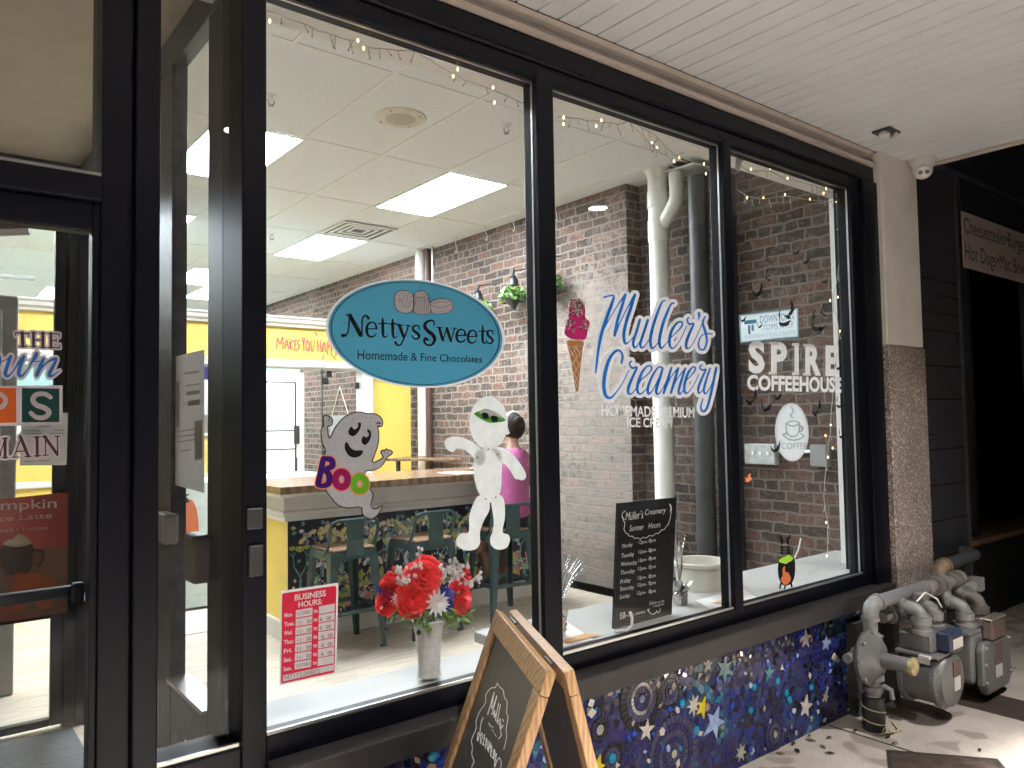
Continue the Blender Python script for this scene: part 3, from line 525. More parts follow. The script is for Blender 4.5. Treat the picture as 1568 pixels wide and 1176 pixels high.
# vent
vt = thing('air_vent', 'square white slotted air vent in the ceiling', 'vent', (3.67, 5.1, ZC))
mb = MB()
for i, (a, b) in enumerate(((.27, .3), (.2, .235), (.135, .165), (.07, .1))):
    z0 = ZC-.02+.003*i
    for (p, q) in (((-a-.0, -b), (a+.0, -a)),): pass
    mb.box((3.67-b, 5.1-b, z0), (3.67+b, 5.1-a, z0+.006)).box((3.67-b, 5.1+a, z0), (3.67+b, 5.1+b, z0+.006)).box((3.67-b, 5.1-a, z0), (3.67-a, 5.1+a, z0+.006)).box((3.67+a, 5.1-a, z0), (3.67+b, 5.1+a, z0+.006))
mb.build('louvres', TBAR, vt); MB().box((3.39, 4.82, ZC-.005), (3.95, 5.38, ZC-.004)).build('duct_opening', DARK, vt)
sp = thing('ceiling_speaker', 'round cream speaker set flush in a ceiling tile', 'speaker', (2.52, 2.27, ZC))
MB().lathe((2.52, 2.27, ZC-.0005), (0, 0, -1), [(.17, 0), (.165, .006), (.1, .012)], 40).build('bezel', pm('speaker_cream', (.55, .5, .41), .5), sp, True); MB().lathe((2.52, 2.27, ZC-.013), (0, 0, -1), [(.098, 0), (.09, .004)], 36).build('grille', pm('speaker_grille', (.36, .33, .28), .7, .1, 200), sp, True)
mb = MB()
for k in range(4): a = .6+k*1.57; mb.ball((2.52+.14*math.cos(a), 2.27+.14*math.sin(a), ZC-.01), .005, 8, 5)
mb.build('screws', DARK, sp)
for x, y, lab in ((3.147, 1.951, 'small sprinkler head on the ceiling above the right side of the first window'), (3.006, 5.751, 'small sprinkler head on the ceiling left of the far light panel'), (1.72, 2.43, 'small sprinkler head on the ceiling beside the dark window post')):
    t = thing('sprinkler_head', lab, 'sprinkler', (x, y, ZC), 'sprinkler heads'); MB().lathe((x, y, ZC-.001), (0, 0, -1), [(.035, 0), (.03, .006), (.012, .008), (.01, .03)], 16).build('escutcheon', TBAR, t, True); MB().tube([(x-.02, y, ZC-.03), (x-.018, y, ZC-.05), (x, y, ZC-.062), (x+.018, y, ZC-.05), (x+.02, y, ZC-.03)], .003, 6).lathe((x, y, ZC-.062), (0, 0, -1), [(.018, 0), (.018, .003)], 12).build('frame', STEELGREY, t)
mb0 = None
for i, (x, y) in enumerate(((4.62, 3.73), (4.63, 4.19), (4.69, 4.82), (4.7, 5.5), (4.7, 3.2))):
    t = tag(MB().tube([(x, y, ZC-.002), (x, y, ZC-.07), (x+.02, y+.01, ZC-.1), (x+.03, y+.015, ZC-.13), (x+.012, y+.008, ZC-.155), (x-.01, y, ZC-.14)], .0035, 6).build('ceiling_hook', PLASTIC), 'small white wire hook hanging from the ceiling along the brick wall', 'hook', 'wire hooks along the brick wall')
# open ceiling tile by the pipe
ot = thing('loose_ceiling_tile', 'displaced ceiling tile with an open dark gap beside the white pipe', 'ceiling tile', (4.65, 1.6, ZC))
MB().add([(4.747, 1.997, 3.428), (4.665, 1.693, 3.428), (4.771, 1.69, 3.428), (4.85, 2.003, 3.428)], [(0, 1, 2, 3)]).build('opening', DARK, ot)
q = [(4.72, 1.93), (4.687, 1.60), (4.925, 1.60), (4.925, 1.95)]
MB().add([(x, y, 3.388-.02*(y < 1.8)) for x, y in q]+[(x, y, 3.403-.02*(y < 1.8)) for x, y in q], [(3, 2, 1, 0), (4, 5, 6, 7), (0, 1, 5, 4), (1, 2, 6, 5), (2, 3, 7, 6), (3, 0, 4, 7)]).build('tile', TILE, ot)
MB().box((4.66, 1.83, ZC-.012), (4.9, 1.85, ZC-.0035)).build('bar', TBAR, ot)
# PVC pipe
pp = thing('waste_pipe', 'thick white plastic pipe with a branch elbow standing against the brick pier', 'pipe', (4.72, 2.02, 0))
px, py, rr = 4.72, 2.0, .078
MB().tube([(px, py, 0), (px, py, 3.36)], rr, 28).lathe((px, py, 3.36), (0, 0, 1), [(rr, 0), (rr*1.25, .05), (rr*1.45, .068)], 28).build('shaft', PVC, pp, True)
MB().lathe((px, py, 2.85), (0, 0, 1), [(rr, 0), (rr*1.09, .003), (rr*1.09, .17), (rr*1.0, .175)], 28, 0, False).build('collar', PVC, pp, True); MB().lathe((px, py, 3.12), (0, 0, 1), [(rr, 0), (rr*1.08, .003), (rr*1.08, .13), (rr, .135)], 28, 0, False).build('collar', PVC, pp, True)
MB().tube([(px, py-.02, 2.96), (px, py-.12, 3.06), (px, py-.17, 3.13)], .054, 22).build('branch', PVC, pp, True)
MB().tube([(px, py-.165, 3.11), (px, py-.19, 3.17), (px, py-.192, 3.25), (px, py-.185, 3.36)], .056, 22).build('elbow', PVC, pp, True)
sc_ = thing('steel_post', 'dark grey round steel post beside the white plastic pipe', 'post', (4.7, 1.5, 0)); MB().tube([(4.75, 1.63, 0), (4.75, 1.63, ZC-.14)], .075, 24).build('shaft', pm('dull_steel', (.03, .032, .031), .5, .25, 6), sc_, True)
MB().box((4.80, 1.415, 0), (4.92, 1.48, ZC-.15)).build('gap_strip', pm('gap_shade', (.02, .02, .021), .6), sc_)  # shade in the gap beside the post, put in as a dark strip
for nm, x, y, r_, m_, lab in (('riser_pipe', 4.69, 5.55, .06, PVC, 'white pipe rising along the brick wall above the oval sticker'), ('riser_pipe', 4.7, 5.3, .014, BEAD, 'thin bright conduit on the brick wall beside the white riser'), ('downpipe', 4.72, 5.44, .035, pm('rust_brown_pipe', (.09, .04, .03), .5, .2), 'brown painted pipe running down the brick wall beside the yellow niche')):
    tag(MB().tube([(x, y, 0 if nm == 'downpipe' else 2.5), (x, y, ZC)], r_, 16).build(nm, m_, None, True), lab, 'pipe')
# ================================================================== ENTRANCE VESTIBULE
ve = thing('vestibule', 'dark framed glass entrance lobby behind the outer door', 'vestibule', (0, .9, 0))
VB = pm('lobby_frame', (.012, .0125, .015), .4, .3, 20, spec=.3); VG = pm('lobby_grey', (.05, .052, .056), .4, .4, 30)
VX0, VX1, VY, VZ = .687, .735, 2.3, 2.76
MB().box((-.7, .092, VZ), (VX1, VY+.07, VZ+.015)).build('lobby_ceiling', pm('lobby_cream', (.5, .44, .34), .7, .06), ve)
MB().box((-.74, .092, 0), (-.70, VY+.07, VZ-.001)).build('lobby_wall', pm('lobby_cream', (.5, .44, .34)), ve)
MB().box((VX0, .101, VZ-.115), (VX1, VY-.01, VZ-.0005)).build('header', VG, ve, False, .004)
MB().box((VX0, VY-.009, 0), (VX1, VY+.07, VZ-.0005)).box((.638, VY-.009, 0), (VX0-.0005, VY+.065, VZ-.115)).build('corner_post', VB, ve, False, .004)
MB().box((-.699, VY-.008, VZ-.114), (VX0-.001, VY+.06, VZ-.0005)).build('header', VB, ve, False, .004)
MB().box((VX0, .101, 0), (VX1, .235, VZ-.1155)).build('stile', VB, ve, False, .004); MB().box((VX0, .61, 0), (VX1, .79, VZ-.1155)).build('stile', VG, ve, False, .004)
MB().box((VX0+.002, .2355, .50), (VX1-.002, .6095, .635)).build('mid_rail', VG, ve, False, .004); MB().box((VX0+.002, .7905, .50), (VX1-.002, VY-.0095, .635)).build('mid_rail', VG, ve, False, .004)
MB().box((VX0-.012, .2355, .636), (VX1+.01, .6095, .648)).build('glazing_bead', BEAD, ve)
MB().add([(.711, .2, .0), (.711, VY, .0), (.711, VY, VZ-.1), (.711, .2, VZ-.1)], [(0, 1, 2, 3)]).build('side_pane', PANE2, ve)
ed = MB().box((.635, .19, 1.01), (VX0-.0005, .285, 1.145)).build('exit_device', pm('latch_bronze', (.10, .085, .07), .4), ve, False, .01); MB().box((.64, .51, 1.08), (VX0-.0005, .64, 1.175)).build('exit_device', STEELGREY, ve, False, .01)
idr = MB().box((.585, VY, .02), (.6375, VY+.045, VZ-.1145)).box((-.69, VY, .02), (-.60, VY+.045, VZ-.1145)).box((-.599, VY, .02), (.5845, VY+.045, .055)).box((-.599, VY, .53), (.5845, VY+.045, .69)).box((-.599, VY, VZ-.18), (.5845, VY+.045, VZ-.1145)).build('inner_door', VB, ve, False, .004)
MB().add([(-.6, VY+.022, .055), (.59, VY+.022, .055), (.59, VY+.022, VZ-.18), (-.6, VY+.022, VZ-.18)], [(0, 1, 2, 3)]).build('door_pane', PANE, idr)
tag(MB().box((-.65, .12, .001), (.67, 2.25, .012)).build('door_mat', pm('ribbed_mat', (.11, .12, .125), .9, .35, 30, .5, stretch=(1, 6, 1))), 'dark grey ribbed mat on the lobby floor', 'mat')
# ================================================================== REAR COUNTER BAND, KITCHEN
kh = thing('kiosk_header', 'yellow header beam with white mouldings over the rear serving area', 'header beam', (2.5, 5.8, 2.3))
MB().box((-3, 5.76, 2.12), (4.69, 5.9, 2.46)).build('panel', YELLOW, kh)
mb = MB()
for prof in ([(5.76, 2.4605), (5.70, 2.4605), (5.69, 2.48), (5.655, 2.50), (5.645, 2.53), (5.62, 2.545), (5.62, 2.56), (5.92, 2.56), (5.92, 2.4605)], [(5.92, 2.03), (5.70, 2.03), (5.68, 2.045), (5.70, 2.07), (5.69, 2.10), (5.72, 2.1195), (5.92, 2.1195)]):
    mb.loft([[(-3.02, a, b) for a, b in prof], [(4.72, a, b) for a, b in prof]])
mb.build('moulding', WHITE, kh)
MB().box((4.02, 5.70, 0), (4.15, 5.86, 2.0295)).box((4.735, 5.56, 0), (4.768, 5.72, 2.0295)).build('pilaster', WHITE, kh, False, .008)
MB().box((4.1505, 5.87, 0), (4.734, 5.9, 2.0295)).build('niche_wall', YELLOW, kh)
nsn = thing('neon_sign', 'pink handwritten neon words on the yellow header beam', 'neon sign', (3.2, 5.7, 2.3))
NP = Plane((0, 5.735, 0), (0, -1, 0)); A = Art(NP, 400, 460, 3.9214, (0, 150, 480, 380), 1.6)
nL = [[(5, 205, 5), (20, 290, 5)], [(-14, 250, 5), (30, 235, 5)], [(92, 290, 5), (98, 225, 5), (112, 262, 5), (128, 222, 5), (132, 292, 5)], [(142, 290, 5), (152, 235, 5), (164, 292, 5)], [(146, 268, 4), (162, 266, 4)], [(172, 232, 5), (174, 296, 5)], [(190, 236, 5), (174, 268, 5), (194, 298, 5)], [(212, 240, 5), (202, 242, 5), (204, 298, 5), (218, 296, 5)], [(203, 268, 4), (214, 266, 4)], [(228, 238, 5), (216, 254, 5), (228, 272, 5), (218, 298, 5)],
      [(246, 222, 5), (254, 258, 5), (264, 222, 5)], [(255, 256, 5), (256, 300, 5)], [(276, 240, 5), (268, 280, 5), (280, 304, 5), (290, 270, 5), (278, 240, 5)], [(298, 238, 5), (302, 300, 5), (314, 296, 5), (318, 240, 5)], [(338, 240, 5), (342, 308, 5)], [(356, 240, 5), (360, 310, 5)], [(340, 274, 4), (358, 272, 4)], [(368, 308, 5), (378, 250, 5), (388, 310, 5)], [(398, 246, 5), (400, 326, 5)], [(399, 248, 5), (414, 260, 5), (401, 284, 5)], [(420, 250, 5), (424, 330, 5)], [(421, 250, 5), (436, 264, 5), (424, 288, 5)], [(446, 256, 5), (452, 290, 5), (462, 258, 5)], [(452, 288, 5), (448, 336, 5)], [(322, 190, 5), (336, 212, 5)], [(374, 330, 5), (370, 358, 5)], [(430, 335, 5), (450, 356, 5)]]
A.obj('neon_letters', A.strokes(nL, 4), 0, emit('neon_pink', (1, .06, .25), 1.1), nsn)
# kitchen behind
mw_ = thing('mint_wall', 'mint green partition behind the serving area', 'wall', (2, 7.6, 0)); MB().box((-3, 7.6, 0), (4.1, 7.7, 2.25)).build('panel', MINT, mw_); MB().box((-3, 7.55, 2.2505), (4.1, 7.72, 2.33)).build('cap', WHITE, mw_)
fr_ = thing('white_cooler', 'tall white cooler cabinet with a black handle behind the counter', 'cooler', (3.3, 7.1, 0))
MB().box((2.9, 6.95, 0), (3.88, 7.55, 2.06)).build('body', PLASTIC, fr_, False, .015); MB().box((2.92, 6.93, .1), (3.80, 6.949, 2.03)).build('door', pm('cooler_white', (.76, .76, .76), .3, .03), fr_, False, .01); MB().box((3.73, 6.88, 1.2), (3.79, 6.929, 1.42)).build('handle', DARK, fr_, False, .01)
MB().tube([(3.74, 6.9, .85), (3.74, 6.86, .86), (3.74, 6.86, 1.03), (3.74, 6.9, 1.04)], .008, 6).build('pull', DARK, fr_)
gp = thing('glass_screen', 'clear glass screen with black clips between the white uprights', 'glass screen', (3.8, 5.82, 1.1))
MB().add([(2.6, 5.80, 1.05), (4.02, 5.80, 1.05), (4.02, 5.80, 2.03), (2.6, 5.80, 2.03)], [(0, 1, 2, 3)]).build('pane', PANE, gp)
mb = MB()
for x, z in ((3.66, 1.98), (3.62, 1.9), (4.0, 1.86), (3.62, 1.12)): mb.box((x-.03, 5.78, z-.035), (x+.03, 5.82, z+.035))
mb.build('clip', DARK, gp); MB().box((3.575, 5.79, 1.05), (3.585, 5.81, 2.03)).build('edge', DARK, gp)
mn = thing('hanging_menu', 'framed grey notice hung by a cord on the brick behind the glass screen', 'notice', (4.72, 7.8, 1.5)); MB().box((4.735, 7.5, 1.2), (4.768, 8.05, 1.55)).build('board', STEELGREY, mn); MB().tube([(4.75, 7.52, 1.55), (4.75, 7.78, 1.95), (4.75, 8.03, 1.55)], .006, 5).build('cord', CREAM, mn)
wr = thing('wire_rack', 'black wire rack standing at the left end of the rear counter', 'rack', (3.0, 5.2, 1.0))
mb = MB()
for x in (2.72, 3.03): mb.tube([(x, 5.2, .0), (x, 5.2, 1.85)], .008, 6)
for z in (.98, 1.2, 1.38, 1.85): mb.tube([(2.72, 5.2, z), (3.03, 5.2, z)], .007, 6)
mb.build('wires', DARK, wr)
sc2 = thing('serving_counter', 'yellow serving counter with white rail across the rear', 'counter', (1, 5.8, 0))
MB().box((-3, 5.7, 0), (2.55, 6.2, 1.34)).build('body', YELLOW, sc2); MB().box((-3, 5.665, .93), (2.56, 5.699, .985)).box((-3, 5.66, 1.3405), (2.58, 6.22, 1.37)).build('rail', WHITE, sc2, False, .006)
im = thing('soft_serve_machine', 'tall white serving machine with a dark screen on the rear counter', 'machine', (2.2, 5.95, 1.37)); MB().box((2.24, 5.8, 1.371), (2.5, 6.15, 1.9)).build('body', PLASTIC, im, False, .02); MB().box((2.24, 5.79, 1.901), (2.5, 6.15, 2.02)).build('screen', emit('purple_screen', (.12, .08, .7), .5), im, False, .01); MB().tube([(2.37, 5.78, 1.42), (2.37, 5.78, 1.55)], .035, 12).build('nozzle', BEAD, im, True)
pb = thing('pantry_box', 'mint box unit standing on the rear counter behind the door stickers', 'cabinet', (1.1, 6, 1.37)); MB().box((.45, 5.8, 1.371), (1.6, 6.15, 1.78)).build('body', WHITE, pb, False, .01); MB().box((.45, 5.8, 1.785), (1.6, 6.15, 2.0)).build('top', MINT, pb, False, .01); MB().box((1.2, 5.78, 1.4), (1.5, 5.799, 1.7)).build('door', pm('tan_panel', (.3, .2, .13), .5), pb)
gc = thing('grey_cabinet', 'tall grey framed cabinet seen at the left edge of the door', 'cabinet', (.2, 3.1, 0)); MB().box((-.5, 3.0, 0), (.505, 3.5, 2.18)).build('body', pm('cabinet_grey', (.26, .255, .24), .5), gc, False, .01); MB().box((-.46, 2.985, .1), (.43, 2.9995, 2.1)).build('door', pm('cabinet_grey2', (.33, .32, .3), .5), gc, False, .01)
pr = thing('pendant_rail', 'thin grey pendant rail hanging under the ceiling behind the door', 'light rail', (.9, 7.4, 3.1)); MB().tube([(-.6, 7.4, 3.02), (1.08, 7.4, 3.02)], .03, 10).build('tube', STEELGREY, pr, True); MB().tube([(.7, 7.4, 3.04), (.7, 7.4, ZC)], .006, 6).build('rod', STEELGREY, pr)
wc = thing('white_case', 'low pale display case on a white tiled strip behind the lobby', 'display case', (2.2, 4.6, 0)); MB().box((1.75, 4.3, .02), (3.0, 4.9, 1.0)).build('body', pm('case_mint', (.6, .68, .66), .4), wc, False, .01)
tag(MB().box((1.5, 3.6, .001), (3.2, 4.29, .006)).build('floor_tile_strip', pm('pale_tile', (.6, .6, .57), .4, .08, 30)), 'pale speckled tiled strip on the floor before the display case', 'floor tile')
A2 = Plane((0, 4.29, 0), (0, -1, 0)); a2 = Art(A2, 230, 700, 2.468, (110, 120, 190, 420), 2)
pk = thing('pumpkin_cutout', 'flat orange pumpkin cutout leaning on the pale display case', 'decoration', (2.0, 4.29, .5)); a2.obj('pumpkin', a2.ell(152, 285, 32, 125), 0, pm('pumpkin_orange', (.5, .13, .05), .6), pk); a2.obj('stem', a2.strokes([[(140, 165, 16), (130, 150, 10), (146, 140, 4)]]), 1, DARK, pk)
# ================================================================== COUNTER WITH WALLPAPER FRONT
random.seed(11)
ct = thing('bar_counter', 'bar counter with dark wood top, white cornice, yellow end and dark botanical wallpaper front', 'counter', (3.2, 3.2, 0))
CTW = woodmat('counter_wood', (.10, .055, .03), (.22, .13, .07), (2, 14, 1), .25, 3)
MB().box((1.88, 2.70, 1.0), (4.12, 3.48, 1.048)).build('counter_top', CTW, ct, False, .005)
MB().box((2.03, 2.95, .13), (4.12, 3.4, .80)).build('body', YELLOW, ct)
mb = MB(); prof = [(0, .80), (.03, .80), (.03, .83), (.045, .84), (.05, .86), (.035, .87), (.04, .955), (.07, .965), (.10, .998), (0, .998)]
mb.loft([[(2.0299-d, 2.9499-d, z) for d, z in prof], [(4.12, 2.9499-d, z) for d, z in prof]], 0, True)
mb.loft([[(2.0299-d, 3.4, z) for d, z in prof], [(2.0299-d, 2.9499-d, z) for d, z in prof]], 0, True)
mb.build('cornice', WHITE, ct)
MB().box((2.012, 2.932, 0), (4.12, 3.4, .115)).box((2.006, 2.926, .1151), (4.12, 3.4, .13)).build('baseboard', WHITE, ct)
MB().box((2.0312, 2.947, .1305), (4.12, 2.9495, .7995)).build('wallpaper', pm('wallpaper_navy', (.012, .014, .022), .7, .2, 20), ct)
WPC = [pm('wp_teal', (0.102, 0.289, 0.306), .7), pm('wp_cream', (0.765, 0.612, 0.306), .7), pm('wp_olive', (0.442, 0.425, 0.102), .7), pm('wp_pink', (0.578, 0.221, 0.204), .7), pm('wp_slate', (0.272, 0.289, 0.34), .7), pm('wp_white', (0.714, 0.68, 0.646), .7), pm('wp_green', (0.17, 0.34, 0.204), .7)]
mb = MB(); cnt = [0]
def wy(): cnt[0] += 1; return 2.9462-(cnt[0] % 97)*.00001
def wleaf(x, z, a, L, w, mi):
    y = wy(); ca, sa = math.cos(a), math.sin(a); P = []
    for t, s in ((0, 0), (.2, .75), (.45, 1), (.75, .6), (1, 0), (.75, -.6), (.45, -1), (.2, -.75)):
        P.append((x+ca*t*L-sa*s*w, y, z+sa*t*L+ca*s*w))
    if all(2.034 < p[0] < 4.11 and .132 < p[2] < .798 for p in P): mb.add(P, [tuple(range(8))], mi)
def wline(x0, z0, x1, z1, w, mi):
    y = wy(); dx, dz = x1-x0, z1-z0; l = math.hypot(dx, dz)+1e-6; nx, nz = -dz/l*w, dx/l*w
    P = [(x0-nx, y, z0-nz), (x0+nx, y, z0+nz), (x1+nx*.7, y, z1+nz*.7), (x1-nx*.7, y, z1-nz*.7)]
    if all(2.034 < p[0] < 4.11 and .132 < p[2] < .798 for p in P): mb.add(P, [(0, 1, 2, 3)], mi)
def wtree(x, z, a, L, w, d, mi, lm):
    x1, z1 = x+L*math.cos(a), z+L*math.sin(a); wline(x, z, x1, z1, w, mi)
    if d == 0:
        for q in (-.6, 0, .6): wleaf(x1, z1, a+q, .035, .011, lm)
        return
    for q in ((-.55, .5) if d > 1 else (-.7, 0, .65)): wtree(x1, z1, a+q+random.uniform(-.15, .15), L*.72, w*.65, d-1, mi, lm)
def wpom(x, z, r, mi):
    y = wy()
    mb.add([(x+r*math.cos(6.283*k/14), y, z+r*1.1*math.sin(6.283*k/14)) for k in range(14)], [tuple(range(14))], mi)
    for k in range(4): wline(x-r*.8+.4*r*k, z-r*.6, x-r*.7+.4*r*k, z+r*.6, .0018, 5)
    for q in (-.5, 0, .5): wleaf(x, z+r, 1.57+q, r*.7, r*.2, 3)
def wberry(x, z, a, n, mi):
    for k in range(n):
        b = a+(k-n/2)*.28; wline(x, z, x+.07*math.cos(b), z+.07*math.sin(b), .0014, 5); xx, zz = x+.075*math.cos(b), z+.075*math.sin(b); wleaf(xx, zz, b, .02, .007, mi)
for i in [k*.5 for k in range(16)]:
    x = 2.12+i*.27+random.uniform(-.03, .03); o_ = (i % 1)*.2
    wtree(x, .30+o_, 1.57+random.uniform(-.1, .1), .12, .010, 3, 0 if i % 1 == 0 else 4, random.choice((1, 1, 6, 2)))
    wpom(x+.13, .52+random.uniform(-.08, .1), .032, random.choice((3, 4, 0)))
    wpom(x-.06, .2+random.uniform(0, .05), .03, random.choice((6, 3)))
    for q in range(7): wleaf(x+random.uniform(.02, .2), .16+random.uniform(0, .2), random.uniform(.3, 2.8), random.uniform(.06, .1), random.uniform(.016, .026), random.choice((2, 2, 6, 0, 3)))
    wberry(x+.1, .36+random.uniform(-.1, .1), random.uniform(.8, 2.4), 7, random.choice((5, 1, 3)))
    for q in range(14): wleaf(2.05+i*.27+random.uniform(0, .27), random.uniform(.64, .77), random.uniform(0, 6.28), .04, .014, random.choice((1, 4, 5, 0, 2)))
    for q in range(12): wleaf(2.05+i*.27+random.uniform(0, .27), random.uniform(.14, .62), random.uniform(0, 6.28), .03, .011, random.choice((1, 1, 4, 5, 0)))
    wberry(x+.2, .22, 1.7, 9, 5); wtree(x+.14, .42+random.uniform(-.1, .2), random.uniform(.4, 2.7), .06, .006, 2, random.choice((4, 5, 0)), random.choice((5, 1, 4)))
mb.build('botanical_print', WPC, ct)
tag(MB().box((3.28, 2.78, 1.0485), (3.5, 3.05, 1.0505)).build('paper_sheet', WHITE), 'white sheet of paper lying on the bar counter', 'paper')
# rear bar table
bt = thing('bar_table', 'long wood topped bar table with a black leg in front of the yellow niche', 'table', (4.4, 5.2, 0))
MB().add([(4.16, 5.46, 1.02), (4.74, 4.85, 1.02), (4.74, 5.6, 1.02), (4.16, 5.5, 1.02), (4.16, 5.46, 1.05), (4.74, 4.85, 1.05), (4.74, 5.6, 1.05), (4.16, 5.5, 1.05)], [(3, 2, 1, 0), (4, 5, 6, 7), (0, 1, 5, 4), (1, 2, 6, 5), (2, 3, 7, 6), (3, 0, 4, 7)]).build('table_top', CTW, bt, False, .004)
MB().tube([(4.3, 5.42, 0), (4.3, 5.42, 1.019)], .025, 10).build('leg', DARK, bt)
# ================================================================== STOOLS
GREEN = pm('teal_metal', (.022, .055, .055), .4, .25, 8, .05); SEATW = woodmat('seat_wood', (.2, .11, .06), (.36, .22, .13), (3, 14, 3), .4, 5)
def make_stool(lab):
    t = thing('bar_stool', lab, 'bar stool', (0, 0, 0), 'teal bar stools along the counter')
    mb = MB().box((-.155, -.155, .632), (.155, .155, .648)); mb.build('seat', SEATW, t, False, .012, 3)
    mb = MB().loft([[(-.16, -.16, .631), (.16, -.16, .631), (.16, .16, .631), (-.16, .16, .631)], [(-.168, -.168, .575), (.168, -.168, .575), (.168, .168, .575), (-.168, .168, .575)]]); mb.build('seat_frame', GREEN, t, False, .008)
    for sx in (-1, 1):
        for sy in (-1, 1):
            rings = []
            for z, o, w in ((.60, .165, .062), (.3, .183, .045), (0, .205, .03)):
                x, y = sx*o, sy*o
                rings.append([(x, y, z), (x-sx*w, y, z), (x-sx*w, y-sy*.006, z), (x-sx*.006, y-sy*.006, z), (x-sx*.006, y-sy*w, z), (x, y-sy*w, z)])
            l = MB().loft(rings).build('leg', GREEN, t); MB().box((sx*.205-.018*(1+sx)+.002, sy*.205-.018*(1+sy)+.002, -.0), (sx*.205-.018*(sx-1)-.002+.0, sy*.205-.018*(sy-1)-.002, .012)).build('foot_cap', DARK, l)
    mb = MB()
    for s in (-1, 1): mb.box((-.178, s*.181-.006, .235), (.178, s*.181+.006, .262)).box((s*.181-.006, -.174, .2355), (s*.181+.006, .174, .2615))
    mb.build('footrest', GREEN, t)
    pts = [(-.16, -.05, .60), (-.165, -.12, .66), (-.168, -.16, .74)]
    arc = [(-.168, -.165, .78), (-.155, -.17, .815), (-.12, -.172, .828), (.12, -.172, .828), (.155, -.17, .815), (.168, -.165, .78)]
    MB().tube(pts+arc+[(-p[0], p[1], p[2]) for p in reversed(pts)], .011, 8).build('back_frame', GREEN, t, True)
    MB().loft([[(-.065, -.171, .60), (.065, -.171, .60), (.065, -.163, .60), (-.065, -.163, .60)], [(-.055, -.180, .70), (.055, -.180, .70), (.055, -.172, .70), (-.055, -.172, .70)], [(-.06, -.176, .82), (.06, -.176, .82), (.06, -.168, .82), (-.06, -.168, .82)]]).build('backrest', GREEN, t)
    return t
st = make_stool('teal metal bar stool behind the red business hours sign, leftmost at the counter'); st.location = (2.29, 2.66, 0)
dup(st, (2.87, 2.63, 0), .06, 'teal metal bar stool behind the vase of flowers, between the other two')
dup(st, (3.55, 2.60, 0), -.12, 'teal metal bar stool the person in pink sits on')
# ================================================================== PERSON on the third stool, back to us
random.seed(5)
SKIN = pm('skin', (.40, .22, .15), .5, .06, 30); HAIR = pm('dark_hair', (.018, .012, .01), .6, .4, 60, .5, spec=.15); PINK = pm('pink_cloth', (.38, .08, .22), .8, .1, 14, .2, bscale=30); PANTS = pm('black_cloth', (.012, .012, .016), .8); BOOT = pm('brown_leather', (.16, .07, .04), .45, .2)
pe = thing('person', 'person in pink sleeveless top and white headband seated at the counter', 'person', (3.56, 2.62, 0))
def skin_mesh(name, verts, edges, mat, parent, root=0, sub=2):
    off = Vector(parent['_o']); me = bpy.data.meshes.new(name); me.from_pydata([Vector(v[:3])-off for v in verts], edges, []); me.materials.append(mat)
    o = bpy.data.objects.new(name, me); COL.objects.link(o)
    md = o.modifiers.new('skin', 'SKIN'); md.use_smooth_shade = True
    if not me.skin_vertices: me.attributes.new('skin_vertex', 'FLOAT', 'POINT') if False else None
    bpy.context.view_layer.objects.active = o
    if not me.skin_vertices: bpy.ops.mesh.customdata_skin_add()
    for i, v in enumerate(verts):
        r = v[3]; me.skin_vertices[0].data[i].radius = (r, r) if not isinstance(r, tuple) else r
    me.skin_vertices[0].data[root].use_root = True
    ms_ = o.modifiers.new('sub', 'SUBSURF'); ms_.levels = sub; ms_.render_levels = sub
    o.parent = parent; return o
bx, by = 3.66, 2.60
V = [(bx, by, .72, (.15, .12)), (bx+.01, by-.01, .86, (.12, .095)), (bx+.03, by+.01, 1.0, (.13, .095)), (bx+.06, by+.04, 1.12, (.125, .085)), (bx+.075, by+.06, 1.19, (.07, .06)), (bx+.085, by+.085, 1.25, (.046, .046)), (bx+.095, by+.105, 1.30, (.052, .058)), (bx+.11, by+.125, 1.375, (.072, .088)), (bx+.115, by+.13, 1.44, (.05, .06)),
     (bx+.20, by+.03, 1.15, .055), (bx+.25, by+.0, 1.05, .042), (bx+.27, by+.02, .93, .036), (bx+.23, by+.14, .99, .032), (bx+.17, by+.26, 1.075, .022),
     (bx-.09, by+.06, 1.15, .055), (bx-.14, by+.09, 1.05, .042), (bx-.15, by+.12, .94, .036), (bx-.1, by+.22, 1.03, .030), (bx-.05, by+.32, 1.075, .022),
     (bx-.09, by+.02, .69, .085), (bx-.12, by+.24, .67, .068), (bx-.13, by+.34, .63, .055), (bx-.10, by+.27, .45, .05), (bx-.08, by+.2, .30, .036),
     (bx+.09, by+.02, .69, .085), (bx+.08, by+.24, .67, .068), (bx+.08, by+.34, .63, .055), (bx+.07, by+.27, .45, .05), (bx+.06, by+.2, .30, .036)]
E_ = [(0, 1), (1, 2), (2, 3), (3, 4), (4, 5), (5, 6), (6, 7), (7, 8), (3, 9), (9, 10), (10, 11), (11, 12), (12, 13), (3, 14), (14, 15), (15, 16), (16, 17), (17, 18), (0, 19), (19, 20), (20, 21), (21, 22), (22, 23), (0, 24), (24, 25), (25, 26), (26, 27), (27, 28)]
skin_mesh('body', V, E_, SKIN, pe)
